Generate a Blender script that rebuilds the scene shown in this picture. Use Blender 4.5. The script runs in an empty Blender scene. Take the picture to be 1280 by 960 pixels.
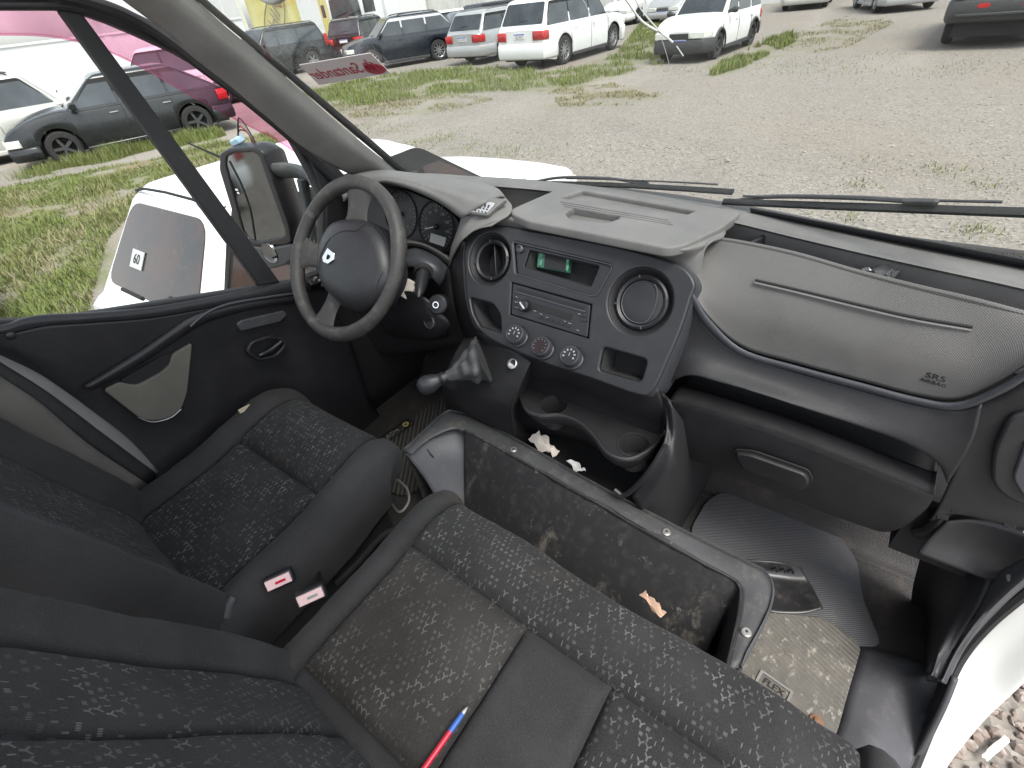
import bpy, bmesh, math, random
from mathutils import Vector, Matrix, noise
V = Vector
R = math.radians
random.seed(7)
sc = bpy.context.scene
col = sc.collection
# ------------------------------------------------------------------ camera
# cab coordinates in metres: x to the passenger side, y to the front of the van, z up from the cab floor
CP = V((0.5262, 0.0280, 1.2399))
FW = V((-0.50809569, 0.59860571, -0.61928182))
RT = V((0.80850587, 0.57934252, -0.1033465))
UP = V((-0.29691249, 0.5532029, 0.77833767))
FPX = 618.085
GZ = -0.693                      # ground below the cab floor
cam = bpy.data.cameras.new('camera')
camo = bpy.data.objects.new('camera', cam)
col.objects.link(camo)
cam.sensor_width = 36.0
cam.lens = 36.0 * FPX / 1280.0
cam.clip_start = 0.02
cam.clip_end = 2000
camo.matrix_world = Matrix(((RT.x, UP.x, -FW.x, CP.x), (RT.y, UP.y, -FW.y, CP.y), (RT.z, UP.z, -FW.z, CP.z), (0, 0, 0, 1)))
sc.camera = camo
# ------------------------------------------------------------------ sky and sun (bright overcast)
SUN_EL, SUN_AZ = R(62), R(118)    # azimuth clockwise from +y
w = bpy.data.worlds.new('World')
sc.world = w
w.use_nodes = True
nt = w.node_tree
nt.nodes.clear()
sky = nt.nodes.new('ShaderNodeTexSky')
sky.sky_type = 'NISHITA'
sky.sun_disc = False
sky.sun_elevation = SUN_EL
sky.sun_rotation = SUN_AZ
sky.air_density = 1.0
sky.dust_density = 2.0
sky.ozone_density = 1.0
hs = nt.nodes.new('ShaderNodeHueSaturation')
hs.inputs['Saturation'].default_value = 0.30
bg = nt.nodes.new('ShaderNodeBackground')
bg.inputs['Strength'].default_value = 0.15
wo = nt.nodes.new('ShaderNodeOutputWorld')
nt.links.new(sky.outputs[0], hs.inputs['Color'])
nt.links.new(hs.outputs[0], bg.inputs['Color'])
nt.links.new(bg.outputs[0], wo.inputs['Surface'])
sl = bpy.data.lights.new('sun', 'SUN')
sl.energy = 1.5
sl.angle = R(25)
sl.color = (1.0, 0.96, 0.90)
so = bpy.data.objects.new('sun', sl)
col.objects.link(so)
sdir = V((math.sin(SUN_AZ) * math.cos(SUN_EL), math.cos(SUN_AZ) * math.cos(SUN_EL), math.sin(SUN_EL)))
so.rotation_euler = sdir.to_track_quat('Z', 'Y').to_euler()
so.location = (3, -3, 8)
sc.view_settings.view_transform = 'Standard'
sc.view_settings.look = 'None'
sc.view_settings.gamma = 1.0
sc.view_settings.use_curve_mapping = False
sc.view_settings.exposure = 1.5
sc.render.engine = 'CYCLES'
sc.cycles.max_bounces = 8
sc.cycles.diffuse_bounces = 4
sc.cycles.glossy_bounces = 3
sc.cycles.transparent_max_bounces = 16
sc.cycles.use_denoising = True
sc.cycles.caustics_reflective = False
sc.cycles.caustics_refractive = False
sc.render.film_transparent = False


# ------------------------------------------------------------------ helpers: points
def at(px, py, x=None, y=None, z=None, n=None, d=None):
    """the point of a known plane that the photograph shows at pixel px, py"""
    D = FW + RT * ((px - 640) / FPX) - UP * ((py - 480) / FPX)
    if x is not None:
        t = (x - CP.x) / D.x
    elif y is not None:
        t = (y - CP.y) / D.y
    elif z is not None:
        t = (z - CP.z) / D.z
    else:
        t = (d - n.dot(CP)) / n.dot(D)
    return CP + D * t


def ax(px, py, x): return at(px, py, x=x)
def ay(px, py, y): return at(px, py, y=y)
def az(px, py, z): return at(px, py, z=z)
def gnd(px, py): return at(px, py, z=GZ)


def catmull(P, n, closed=False):
    """n samples on a smooth curve through P"""
    P = [V(p) for p in P]
    m = len(P)
    if m == 2:
        return [P[0].lerp(P[1], i / (n - 1)) for i in range(n)]
    segs = m if closed else m - 1
    out = []
    cnt = n if closed else n - 1
    for i in range(n):
        t = i / cnt * segs
        k = min(int(t), segs - 1)
        f = t - k
        if closed:
            a, b, c, d = P[(k - 1) % m], P[k % m], P[(k + 1) % m], P[(k + 2) % m]
        else:
            b, c = P[k], P[k + 1]
            a = P[k - 1] if k > 0 else b * 2 - c
            d = P[k + 2] if k + 2 < m else c * 2 - b
        out.append(0.5 * ((2 * b) + (c - a) * f + (2 * a - 5 * b + 4 * c - d) * f * f + (3 * b - a - 3 * c + d) * f ** 3))
    return out


def rounded(poly, r, n=5):
    """round the corners of a closed polygon (list of 2D or 3D points); r one radius or one for each corner"""
    P = [V(p) for p in poly]
    m = len(P)
    out = []
    for i in range(m):
        rr = r[i] if isinstance(r, (list, tuple)) else r
        a, b, c = P[i - 1], P[i], P[(i + 1) % m]
        d1, d2 = (a - b), (c - b)
        l1, l2 = d1.length, d2.length
        if rr <= 0 or l1 < 1e-9 or l2 < 1e-9:
            out.append(b); continue
        q = min(rr, l1 * .48, l2 * .48)
        p1, p2 = b + d1 / l1 * q, b + d2 / l2 * q
        for k in range(n + 1):
            t = k / n
            out.append(p1 * (1 - t) ** 2 + b * 2 * t * (1 - t) + p2 * t * t)
    return out


def FR(o, ex, ey):
    ex = V(ex).normalized(); ez = ex.cross(V(ey)).normalized(); ey = ez.cross(ex)
    o = V(o)
    return Matrix(((ex.x, ey.x, ez.x, o.x), (ex.y, ey.y, ez.y, o.y), (ex.z, ey.z, ez.z, o.z), (0, 0, 0, 1)))


# ------------------------------------------------------------------ helpers: objects
def tag(o, label, cat, group=None, kind=None):
    if label: o['label'] = label
    if cat: o['category'] = cat
    if group: o['group'] = group
    if kind: o['kind'] = kind
    return o


def thing(name, label, cat, loc=(0, 0, 0), group=None):
    o = bpy.data.objects.new(name, None)
    o.empty_display_size = .1
    col.objects.link(o)
    o.location = loc
    tag(o, label, cat, group)
    return o


def mesh(name, verts, faces, m, parent=None, smooth=40, uvs=None, bevel=0, bseg=2, subsurf=0, solid=0, soff=-1.0):
    me = bpy.data.meshes.new(name)
    me.from_pydata([tuple(v) for v in verts], [], faces)
    me.update()
    if uvs:
        ul = me.uv_layers.new(name='UVMap')
        for lp in me.loops:
            ul.data[lp.index].uv = uvs[lp.vertex_index]
    return link(name, me, m, parent, smooth, bevel, bseg, subsurf, solid, soff)


def link(name, me, m, parent=None, smooth=40, bevel=0, bseg=2, subsurf=0, solid=0, soff=-1.0):
    if m is not None and not me.materials:
        me.materials.append(m)
    if smooth:
        for p in me.polygons: p.use_smooth = True
        if smooth < 180: me.set_sharp_from_angle(angle=R(smooth))
    o = bpy.data.objects.new(name, me)
    col.objects.link(o)
    if parent is not None:
        o.parent = parent
        if parent.type == 'EMPTY' and parent.location.length > 0:
            o.matrix_parent_inverse = Matrix.Translation(-parent.location)
    if solid:
        md = o.modifiers.new('solid', 'SOLIDIFY'); md.thickness = solid; md.offset = soff
    if bevel:
        md = o.modifiers.new('bevel', 'BEVEL'); md.width = bevel; md.segments = bseg; md.limit_method = 'ANGLE'; md.angle_limit = R(35)
        md.harden_normals = False
    if subsurf:
        md = o.modifiers.new('sub', 'SUBSURF'); md.levels = subsurf; md.render_levels = subsurf
    return o


class MB:
    """collects shapes into one mesh"""
    def __init__(s): s.v = []; s.f = []; s.u = []

    def add(s, verts, faces, uv=None):
        b = len(s.v)
        s.v += [V(p) for p in verts]
        s.f += [tuple(i + b for i in f) for f in faces]
        s.u += list(uv) if uv else [(0, 0)] * len(verts)
        return s

    def box(s, M, size):
        if not isinstance(M, Matrix): M = Matrix.Translation(M)
        a, b, c = [k / 2 for k in size]
        P = [M @ V((x, y, z)) for x in (-a, a) for y in (-b, b) for z in (-c, c)]
        return s.add(P, [(0, 1, 3, 2), (4, 6, 7, 5), (0, 4, 5, 1), (2, 3, 7, 6), (0, 2, 6, 4), (1, 5, 7, 3)])

    def loft(s, rings, closed=True, caps=True, loop=False):
        n = len(rings[0]); b = len(s.v)
        for r_ in rings:
            s.v += [V(p) for p in r_]
        s.u += [(0, 0)] * (n * len(rings))
        m = len(rings)
        for i in range(m if loop else m - 1):
            for j in range(n if closed else n - 1):
                j2 = (j + 1) % n; i2 = (i + 1) % m
                s.f.append((b + i * n + j, b + i * n + j2, b + i2 * n + j2, b + i2 * n + j))
        if caps and closed and not loop:
            s.f.append(tuple(b + j for j in range(n))[::-1])
            s.f.append(tuple(b + (m - 1) * n + j for j in range(n)))
        return s

    def tube(s, pts, r, n=8, caps=True, loop=False, flat=1.0):
        pts = [V(p) for p in pts]
        m = len(pts)
        rs = r if isinstance(r, (list, tuple)) else [r] * m
        rings = []
        up = None
        for i, p in enumerate(pts):
            if loop: t = (pts[(i + 1) % m] - pts[i - 1]).normalized()
            else: t = (pts[min(i + 1, m - 1)] - pts[max(i - 1, 0)]).normalized()
            if up is None:
                up = t.orthogonal().normalized()
            else:
                up = (up - t * up.dot(t)).normalized()
            sd = t.cross(up)
            rings.append([p + (up * math.cos(a) * flat + sd * math.sin(a)) * rs[i] for a in (2 * math.pi * k / n for k in range(n))])
        return s.loft(rings, True, caps, loop)

    def lathe(s, prof, M, n=24, caps=True):
        """prof: (radius, height) pairs along the frame's z"""
        rings = [[M @ V((r_ * math.cos(a), r_ * math.sin(a), h)) for a in (2 * math.pi * k / n for k in range(n))] for r_, h in prof]
        return s.loft(rings, True, caps)

    def prism(s, poly, M, d0, d1):
        """2D polygon in the frame's xy plane, extruded from z=d0 to z=d1"""
        return s.loft([[M @ V((p[0], p[1], d0)) for p in poly], [M @ V((p[0], p[1], d1)) for p in poly]])

    def build(s, name, m, parent=None, **k):
        return mesh(name, s.v, s.f, m, parent, uvs=s.u if any(u != (0, 0) for u in s.u) else None, **k)


def normals_out(o):
    bm = bmesh.new(); bm.from_mesh(o.data)
    bmesh.ops.recalc_face_normals(bm, faces=bm.faces)
    bm.to_mesh(o.data); bm.free()
    return o


def patch(name, ctrl, nu, nv, m, parent=None, th=.004, face=None, smooth=60, lin=False, disp=None, hole=None):
    """smooth sheet through a grid of points; thickness goes away from the side of `face` (the seat side)"""
    rows = [catmull(r_, nu) if not lin else resample(r_, nu) for r_ in ctrl]
    cols = [catmull([rows[i][j] for i in range(len(rows))], nv) for j in range(nu)]
    vs = []; uv = []
    cu = [0.0]
    for j in range(1, nu): cu.append(cu[-1] + (cols[j][nv // 2] - cols[j - 1][nv // 2]).length)
    for j in range(nu):
        a = 0.0
        for i in range(nv):
            if i: a += (cols[j][i] - cols[j][i - 1]).length
            vs.append(cols[j][i]); uv.append((cu[j], a))
    fs = [(j * nv + i, j * nv + i + 1, (j + 1) * nv + i + 1, (j + 1) * nv + i) for j in range(nu - 1) for i in range(nv - 1)]
    c = fs[len(fs) // 2]
    nrm = (vs[c[1]] - vs[c[0]]).cross(vs[c[3]] - vs[c[0]])
    if nrm.dot((face or CP) - vs[c[0]]) < 0:
        fs = [f[::-1] for f in fs]
    if disp:
        me = bpy.data.meshes.new('t'); me.from_pydata([tuple(v) for v in vs], [], fs); me.update()
        N = [v.normal.copy() for v in me.vertices]
        bpy.data.meshes.remove(me)
        vs = [p + N[i] * disp(uv[i][0], uv[i][1], (i // nv) / (nu - 1), (i % nv) / (nv - 1)) for i, p in enumerate(vs)]
    return mesh(name, vs, fs, m, parent, smooth=smooth, uvs=uv, solid=th)


def resample(P, n):
    P = [V(p) for p in P]
    L = [0.0]
    for i in range(1, len(P)): L.append(L[-1] + (P[i] - P[i - 1]).length)
    out = []
    for k in range(n):
        t = L[-1] * k / (n - 1); i = 1
        while i < len(P) - 1 and L[i] < t: i += 1
        f = 0 if L[i] == L[i - 1] else (t - L[i - 1]) / (L[i] - L[i - 1])
        out.append(P[i - 1].lerp(P[i], f))
    return out


def curve_mesh(loops, ext, bev=0, res=2):
    """flat plate with holes and rounded edges, made in its own xy plane, centred on z=0"""
    cu = bpy.data.curves.new('c', 'CURVE')
    cu.dimensions = '2D'; cu.fill_mode = 'BOTH'
    cu.extrude = max(ext / 2 - bev, 0.0001); cu.bevel_depth = bev; cu.bevel_resolution = res
    cu.offset = -bev
    for lp in loops:
        sp = cu.splines.new('POLY')
        sp.points.add(len(lp) - 1)
        for i, p in enumerate(lp): sp.points[i].co = (p[0], p[1], 0, 1)
        sp.use_cyclic_u = True
    o = bpy.data.objects.new('c', cu)
    col.objects.link(o)
    dg = bpy.context.evaluated_depsgraph_get()
    me = bpy.data.meshes.new_from_object(o.evaluated_get(dg))
    bpy.data.objects.remove(o); bpy.data.curves.remove(cu)
    me.materials.clear()
    return me


def plate(name, loops, M, ext, m, parent=None, bev=0.002, res=2, smooth=40):
    me = curve_mesh(loops, ext, bev, res)
    me.transform(M)
    if M.determinant() < 0: me.flip_normals()
    return link(name, me, m, parent, smooth)


def text_mesh(s, size, ext=.0004, align='CENTER', shear=0, sx=1.0):
    cu = bpy.data.curves.new('t', 'FONT')
    cu.body = s; cu.size = size; cu.extrude = ext; cu.align_x = align; cu.align_y = 'CENTER'; cu.shear = shear
    cu.resolution_u = 3
    o = bpy.data.objects.new('t', cu)
    col.objects.link(o)
    dg = bpy.context.evaluated_depsgraph_get()
    me = bpy.data.meshes.new_from_object(o.evaluated_get(dg))
    bpy.data.objects.remove(o); bpy.data.curves.remove(cu)
    me.materials.clear()
    if sx != 1.0: me.transform(Matrix.Diagonal((sx, 1, 1, 1)))
    return me


def text(name, s, size, M, m, parent=None, ext=.0004, sx=1.0):
    me = text_mesh(s, size, ext, sx=sx)
    me.transform(M)
    return link(name, me, m, parent, 0)


def circle(c, r, n=28, a0=0):
    return [V((c[0] + r * math.cos(a0 + 2 * math.pi * k / n), c[1] + r * math.sin(a0 + 2 * math.pi * k / n))) for k in range(n)]


# ------------------------------------------------------------------ helpers: materials
class X:
    """small algebra on shader sockets"""
    def __init__(s, nt, so): s.nt = nt; s.so = so

    def op(s, o, b=None, c=None):
        n = s.nt.nodes.new('ShaderNodeMath'); n.operation = o
        s.nt.links.new(s.so, n.inputs[0])
        for k, q in ((1, b), (2, c)):
            if q is None: continue
            if isinstance(q, X): s.nt.links.new(q.so, n.inputs[k])
            else: n.inputs[k].default_value = q
        return X(s.nt, n.outputs[0])

    def __add__(s, b): return s.op('ADD', b)
    def __sub__(s, b): return s.op('SUBTRACT', b)
    def __mul__(s, b): return s.op('MULTIPLY', b)
    def abs(s): return s.op('ABSOLUTE')
    def floor(s): return s.op('FLOOR')
    def fract(s): return s.op('FRACT')
    def lt(s, b): return s.op('LESS_THAN', b)
    def gt(s, b): return s.op('GREATER_THAN', b)
    def mx(s, b): return s.op('MAXIMUM', b)
    def mn(s, b): return s.op('MINIMUM', b)
    def sin(s): return s.op('SINE')


class Mat:
    def __init__(s, name, rgb=(.5, .5, .5), rough=.5, metal=0, spec=.5):
        s.m = bpy.data.materials.new(name); s.m.use_nodes = True
        s.nt = s.m.node_tree
        s.b = s.nt.nodes['Principled BSDF']
        s.b.inputs['Base Color'].default_value = (*rgb, 1)
        s.b.inputs['Roughness'].default_value = rough
        s.b.inputs['Metallic'].default_value = metal
        s.b.inputs['Specular IOR Level'].default_value = spec
        s.rgb = rgb; s.colsock = None; s.h = None

    def coord(s, kind='Object', scale=None):
        t = s.nt.nodes.new('ShaderNodeTexCoord')
        o = t.outputs[kind]
        if scale:
            mp = s.nt.nodes.new('ShaderNodeMapping'); mp.inputs['Scale'].default_value = scale if isinstance(scale, tuple) else (scale,) * 3
            s.nt.links.new(o, mp.inputs[0]); o = mp.outputs[0]
        return o

    def xyz(s, kind='Object'):
        n = s.nt.nodes.new('ShaderNodeSeparateXYZ'); s.nt.links.new(s.coord(kind), n.inputs[0])
        return [X(s.nt, o) for o in n.outputs]

    def noise(s, scale, detail=3, rough=.55, kind='Object', dist=0, stretch=None):
        n = s.nt.nodes.new('ShaderNodeTexNoise')
        n.inputs['Scale'].default_value = scale; n.inputs['Detail'].default_value = detail
        n.inputs['Roughness'].default_value = rough; n.inputs['Distortion'].default_value = dist
        s.nt.links.new(s.coord(kind, stretch), n.inputs['Vector'])
        return X(s.nt, n.outputs['Fac'])

    def voro(s, scale, feature='F1', kind='Object', out='Distance', rnd=1.0):
        n = s.nt.nodes.new('ShaderNodeTexVoronoi'); n.feature = feature
        n.inputs['Scale'].default_value = scale; n.inputs['Randomness'].default_value = rnd
        s.nt.links.new(s.coord(kind), n.inputs['Vector'])
        return X(s.nt, n.outputs[out])

    def ramp(s, x, a, b):
        n = s.nt.nodes.new('ShaderNodeMapRange'); n.clamp = True
        s.nt.links.new(x.so, n.inputs['Value'])
        n.inputs['From Min'].default_value = a; n.inputs['From Max'].default_value = b
        return X(s.nt, n.outputs[0])

    def mix(s, x, rgb, amount=1.0):
        """blend the colour so far towards rgb by mask x"""
        n = s.nt.nodes.new('ShaderNodeMix'); n.data_type = 'RGBA'
        if amount != 1.0: x = x * amount
        s.nt.links.new(x.so, n.inputs['Factor'])
        if s.colsock: s.nt.links.new(s.colsock, n.inputs['A'])
        else: n.inputs['A'].default_value = (*s.rgb, 1)
        if isinstance(rgb, tuple): n.inputs['B'].default_value = (*rgb, 1)
        else: s.nt.links.new(rgb, n.inputs['B'])
        s.colsock = n.outputs['Result']
        s.nt.links.new(s.colsock, s.b.inputs['Base Color'])
        return s

    def bump(s, x, strength=.3, dist=.001):
        n = s.nt.nodes.new('ShaderNodeBump')
        n.inputs['Strength'].default_value = strength; n.inputs['Distance'].default_value = dist
        s.nt.links.new(x.so, n.inputs['Height'])
        if s.h: s.nt.links.new(s.h, n.inputs['Normal'])
        s.h = n.outputs[0]
        s.nt.links.new(s.h, s.b.inputs['Normal'])
        return s

    def rough(s, x, a, b):
        n = s.nt.nodes.new('ShaderNodeMapRange')
        s.nt.links.new(x.so, n.inputs['Value'])
        n.inputs['To Min'].default_value = a; n.inputs['To Max'].default_value = b
        s.nt.links.new(n.outputs[0], s.b.inputs['Roughness'])
        return s


def plastic(name, rgb, rough=.55, grain=420, gs=.25, dust=.12, dustrgb=(.22, .20, .18), spec=.5):
    q = Mat(name, rgb, rough, spec=spec)
    big = q.noise(9, 4)
    q.mix(q.ramp(big, .42, .75), tuple(c * 1.35 for c in rgb))
    q.mix(q.ramp(q.noise(38, 5, .7), .52, .8), dustrgb, dust)
    q.mix(q.ramp(q.noise(120, 5, .7), .60, .85), dustrgb, dust * .8)
    q.mix(q.ramp(q.noise(6, 6, .8, stretch=(1, 3, 1)), .60, .72), dustrgb, dust * .5)
    q.bump(q.noise(grain, 2), gs * 1.6, .0006)
    q.rough(big, rough - .08, rough + .14)
    return q.m


def glassy(name, tint=(1, 1, 1), gloss=1.0, dirt_haze=.0, dirt_haze_rgb=(.5, .5, .5)):
    """thin pane: see-through with a fresnel sheen"""
    m = bpy.data.materials.new(name); m.use_nodes = True
    n = m.node_tree; n.nodes.clear()
    out = n.nodes.new('ShaderNodeOutputMaterial')
    tr = n.nodes.new('ShaderNodeBsdfTransparent'); tr.inputs[0].default_value = (*tint, 1)
    gl = n.nodes.new('ShaderNodeBsdfGlossy'); gl.inputs['Roughness'].default_value = .03
    fr = n.nodes.new('ShaderNodeFresnel'); fr.inputs['IOR'].default_value = 1.35
    mx = n.nodes.new('ShaderNodeMixShader')
    ml = n.nodes.new('ShaderNodeMath'); ml.operation = 'MULTIPLY'; ml.inputs[1].default_value = gloss
    n.links.new(fr.outputs[0], ml.inputs[0]); n.links.new(ml.outputs[0], mx.inputs[0])
    n.links.new(tr.outputs[0], mx.inputs[1]); n.links.new(gl.outputs[0], mx.inputs[2])
    last = mx.outputs[0]
    if dirt_haze:
        tc = n.nodes.new('ShaderNodeTexCoord'); nz = n.nodes.new('ShaderNodeTexNoise'); nz.inputs['Scale'].default_value = 7; nz.inputs['Detail'].default_value = 6
        n.links.new(tc.outputs['Object'], nz.inputs['Vector'])
        mr = n.nodes.new('ShaderNodeMapRange'); mr.inputs['From Min'].default_value = .4; mr.inputs['From Max'].default_value = .8; mr.inputs['To Max'].default_value = dirt_haze
        n.links.new(nz.outputs['Fac'], mr.inputs['Value'])
        df = n.nodes.new('ShaderNodeBsdfDiffuse'); df.inputs[0].default_value = (*dirt_haze_rgb, 1)
        m2 = n.nodes.new('ShaderNodeMixShader')
        n.links.new(mr.outputs[0], m2.inputs[0]); n.links.new(last, m2.inputs[1]); n.links.new(df.outputs[0], m2.inputs[2]); last = m2.outputs[0]
    n.links.new(last, out.inputs['Surface'])
    return m


def fabric(name, rgb, mark=None, cell=.0118):
    """seat cloth; with `mark` a woven pattern of small hatched squares, tripods and dashes in UV metres"""
    q = Mat(name, rgb, .95, spec=.15)
    q.b.inputs['Sheen Weight'].default_value = .04
    q.b.inputs['Sheen Roughness'].default_value = .5
    q.mix(q.ramp(q.noise(5, 4), .4, .75), tuple(c * 1.5 + .006 for c in rgb))
    if mark:
        u, v_, _ = q.xyz('UV')
        a = u * (1 / cell); b = v_ * (1 / cell)
        row = b.floor()
        a = a + row * .37
        ca = a.floor()
        cv = q.nt.nodes.new('ShaderNodeCombineXYZ'); q.nt.links.new(ca.so, cv.inputs[0]); q.nt.links.new(row.so, cv.inputs[1])
        wn = q.nt.nodes.new('ShaderNodeTexWhiteNoise'); wn.noise_dimensions = '2D'; q.nt.links.new(cv.outputs[0], wn.inputs[0])
        rnd = X(q.nt, wn.outputs['Value'])
        fx = a.fract() - .5; fy = b.fract() - .5
        hx = fx.abs(); hy = fy.abs()
        sq = hx.mx(hy).lt(.24) * ((a * 44.0).sin().gt(-.5)) * rnd.lt(.19)
        arms = (hx - fy).abs().lt(.14) * fy.gt(-.04)
        stem = hx.lt(.12) * fy.lt(.04)
        tri = arms.mx(stem) * hx.mx(hy).lt(.44) * rnd.gt(.86)
        dash = hx.lt(.07) * hy.lt(.3) * rnd.gt(.30) * rnd.lt(.56)
        msk = sq.mx(tri).mx(dash)
        wear = q.ramp(q.noise(14, 4), .30, .62)
        q.mix(msk * wear, mark)
        q.bump(msk, .25, .0008)
    q.mix(q.ramp(q.noise(650, 2), .45, .75), tuple(c * 2.1 + .01 for c in rgb), .55)
    q.mix(q.ramp(q.voro(230), .10, .02), (.22, .21, .20), .35)
    q.bump(q.noise(700, 2), .7, .0012)
    q.mix(q.ramp(q.noise(3.1, 6, .65), .60, .82), (.16, .125, .09), .35)
    return q.m
# ------------------------------------------------------------------ materials
M = {}
M['dash_lit'] = plastic('dash_plastic_lit', (.125, .122, .117), .62, dust=.25, gs=.3)  # lit copy of the dash plastic, windscreen light put into its colour
M['dash_shaded'] = plastic('dash_plastic_shaded', (.0145, .0143, .0158), .50, dust=.05, gs=.35)  # same plastic darkened, shade of the lower dash put into its colour
M['fascia'] = plastic('fascia_plastic', (.0150, .0148, .0162), .42, dust=.05, gs=.25)
M['fascia_edge'] = plastic('fascia_edge_plastic', (.040, .042, .048), .40, dust=.06)
M['black'] = plastic('black_plastic', (.012, .012, .014), .38, dust=.05)
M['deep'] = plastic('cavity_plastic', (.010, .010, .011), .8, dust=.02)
M['rubber'] = plastic('black_rubber', (.014, .014, .015), .65, dust=.06)
M['wheel_leather'] = plastic('worn_wheel_foam', (.034, .032, .030), .55, grain=260, gs=.5, dust=.6, dustrgb=(.15, .14, .13))
M['chrome'] = Mat('chrome', (.8, .8, .8), .18, metal=1).m
M['silver'] = Mat('brushed_silver', (.55, .55, .55), .4, metal=.7).m
M['steel'] = Mat('dull_steel', (.32, .31, .29), .5, metal=.8).m
M['pillar'] = plastic('pillar_trim', (.16, .157, .15), .75, dust=.15)
M['header'] = plastic('header_trim', (.10, .095, .085), .8, dust=.1)
M['door_dark'] = plastic('door_plastic', (.014, .014, .016), .48, dust=.06, gs=.35)
M['door_lid'] = plastic('door_pocket_cloth', (.11, .105, .09), .85, grain=700, gs=.5)
M['tub'] = plastic('bench_skirt_plastic', (.042, .043, .045), .55, dust=.40, dustrgb=(.20, .17, .13), gs=.4)
M['sill'] = plastic('sill_plastic', (.045, .045, .050), .55, dust=.2)
M['paint'] = Mat('white_van_paint', (.60, .61, .59), .30, spec=.5)
M['paint'].mix(M['paint'].ramp(M['paint'].noise(4, 5), .5, .8), (.66, .66, .60), .5)
M['paint'] = M['paint'].m
M['white'] = Mat('white_plastic', (.72, .72, .70), .5).m
M['paper'] = Mat('paper', (.66, .60, .54), .9).m
M['pinkpaper'] = Mat('pink_paper', (.70, .50, .50), .8).m
M['red'] = Mat('red_plastic', (.45, .015, .04), .3).m
M['blue'] = Mat('blue_plastic', (.03, .10, .35), .35).m
M['lcd'] = Mat('lcd_grey', (.42, .43, .42), .4).m
M['mark'] = Mat('white_print', (.26, .26, .26), .6).m
M['glass'] = glassy('window_glass', (.91, .925, .915), .08)
M['windshield'] = glassy('windshield_glass', (.91, .925, .915), .10, dirt_haze=.045, dirt_haze_rgb=(.6, .6, .58))  # faint pale noise put in to imitate reflected haze on the screen
M['pink_tint'] = glassy('pink_acrylic', (.972, .72, .83), .1, dirt_haze=.34, dirt_haze_rgb=(.80, .50, .62))
M['mirror'] = Mat('mirror_dark_tint', (.20, .21, .22), .05, metal=1)  # dark tint put in to imitate a dark reflection
M['mirror'].mix(M['mirror'].ramp(M['mirror'].noise(14, 5), .5, .8), (.10, .10, .105), .6)
M['mirror'] = M['mirror'].m
q = Mat('toe_board_mat', (.028, .026, .025), .70)
q.bump(q.voro(300), .8, .0016)
q.mix(q.ramp(q.noise(7, 5, .7), .55, .8), (.16, .11, .075), .55)
M['toe'] = q.m
q = Mat('ribbed_rubber_mat', (.080, .080, .086), .7)
x_, y_, z_ = q.xyz()
q.bump(((x_ * .55 - y_ * 1.0) * 1150.0).sin(), .40, .0012)
q.mix(q.ramp(q.noise(16, 6, .7), .58, .8), (.20, .185, .165), .5)
M['mat'] = q.m
q = Mat('dusty_rubber_mat', (.105, .098, .086), .85)
x_, y_, z_ = q.xyz()
q.bump(((x_ * .45 + y_ * 1.0) * 560.0).sin(), .5, .003)
q.mix(q.ramp(q.noise(11, 6, .75), .40, .66), (.17, .155, .13), .6)
q.mix(q.ramp(q.noise(60, 5, .75, stretch=(1.0, .5, 1)), .56, .64), (.36, .335, .29), .7)
q.mix(q.ramp(q.noise(45, 5, .75), .60, .68), (.05, .047, .042), .6)
q.bump(q.noise(60, 5), .5, .004)
M['dusty_mat'] = q.m
q = Mat('driver_mat', (.030, .029, .027), .8)
x_, y_, z_ = q.xyz()
q.bump(((x_ * .8 + y_ * .6) * 420.0).sin(), .8, .004)
q.mix(q.ramp(((x_ * .8 + y_ * .6) * 420.0).sin(), .2, 1.0), (.10, .095, .085), .8)
M['driver_mat'] = q.m
q = Mat('airbag_skin', (.112, .108, .103), .62)
u_, v_, _ = q.xyz('UV')
dots = ((u_ * 1500.0).sin() * (v_ * 1500.0).sin())
q.bump(dots, .35, .0006)
q.mix(q.ramp(dots, .3, .8), (.06, .058, .055), .45)
q.mix(q.ramp(q.noise(8, 5), .5, .8), (.055, .052, .050), .6)
M['airbag'] = q.m
M['cloth'] = fabric('seat_cloth_plain', (.0265, .0263, .0265))
M['pattern'] = fabric('seat_cloth_pattern', (.0220, .0220, .0222), (.128, .131, .126))
M['stain'] = fabric('seat_cloth_worn', (.0270, .0255, .0240), (.108, .107, .100))
# ------------------------------------------------------------------ ground, walls, grass
def smooth(a, b, x):
    t = max(0.0, min(1.0, (x - a) / (b - a))); return t * t * (3 - 2 * t)


def gz(x, y):
    """the lot is level but for a shallow dip beside the van and small unevenness"""
    d = smooth(-4.4, -3.3, x) * (1 - smooth(-1.9, -1.2, x)) * (1 - smooth(5.5, 7.5, y)) * smooth(-6, -3, y)
    return GZ - .22 * d


def in_poly(p, poly):
    c = False
    for i in range(len(poly)):
        a, b = poly[i - 1], poly[i]
        if (a[1] > p[1]) != (b[1] > p[1]) and p[0] < (b[0] - a[0]) * (p[1] - a[1]) / (b[1] - a[1]) + a[0]: c = not c
    return c


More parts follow.
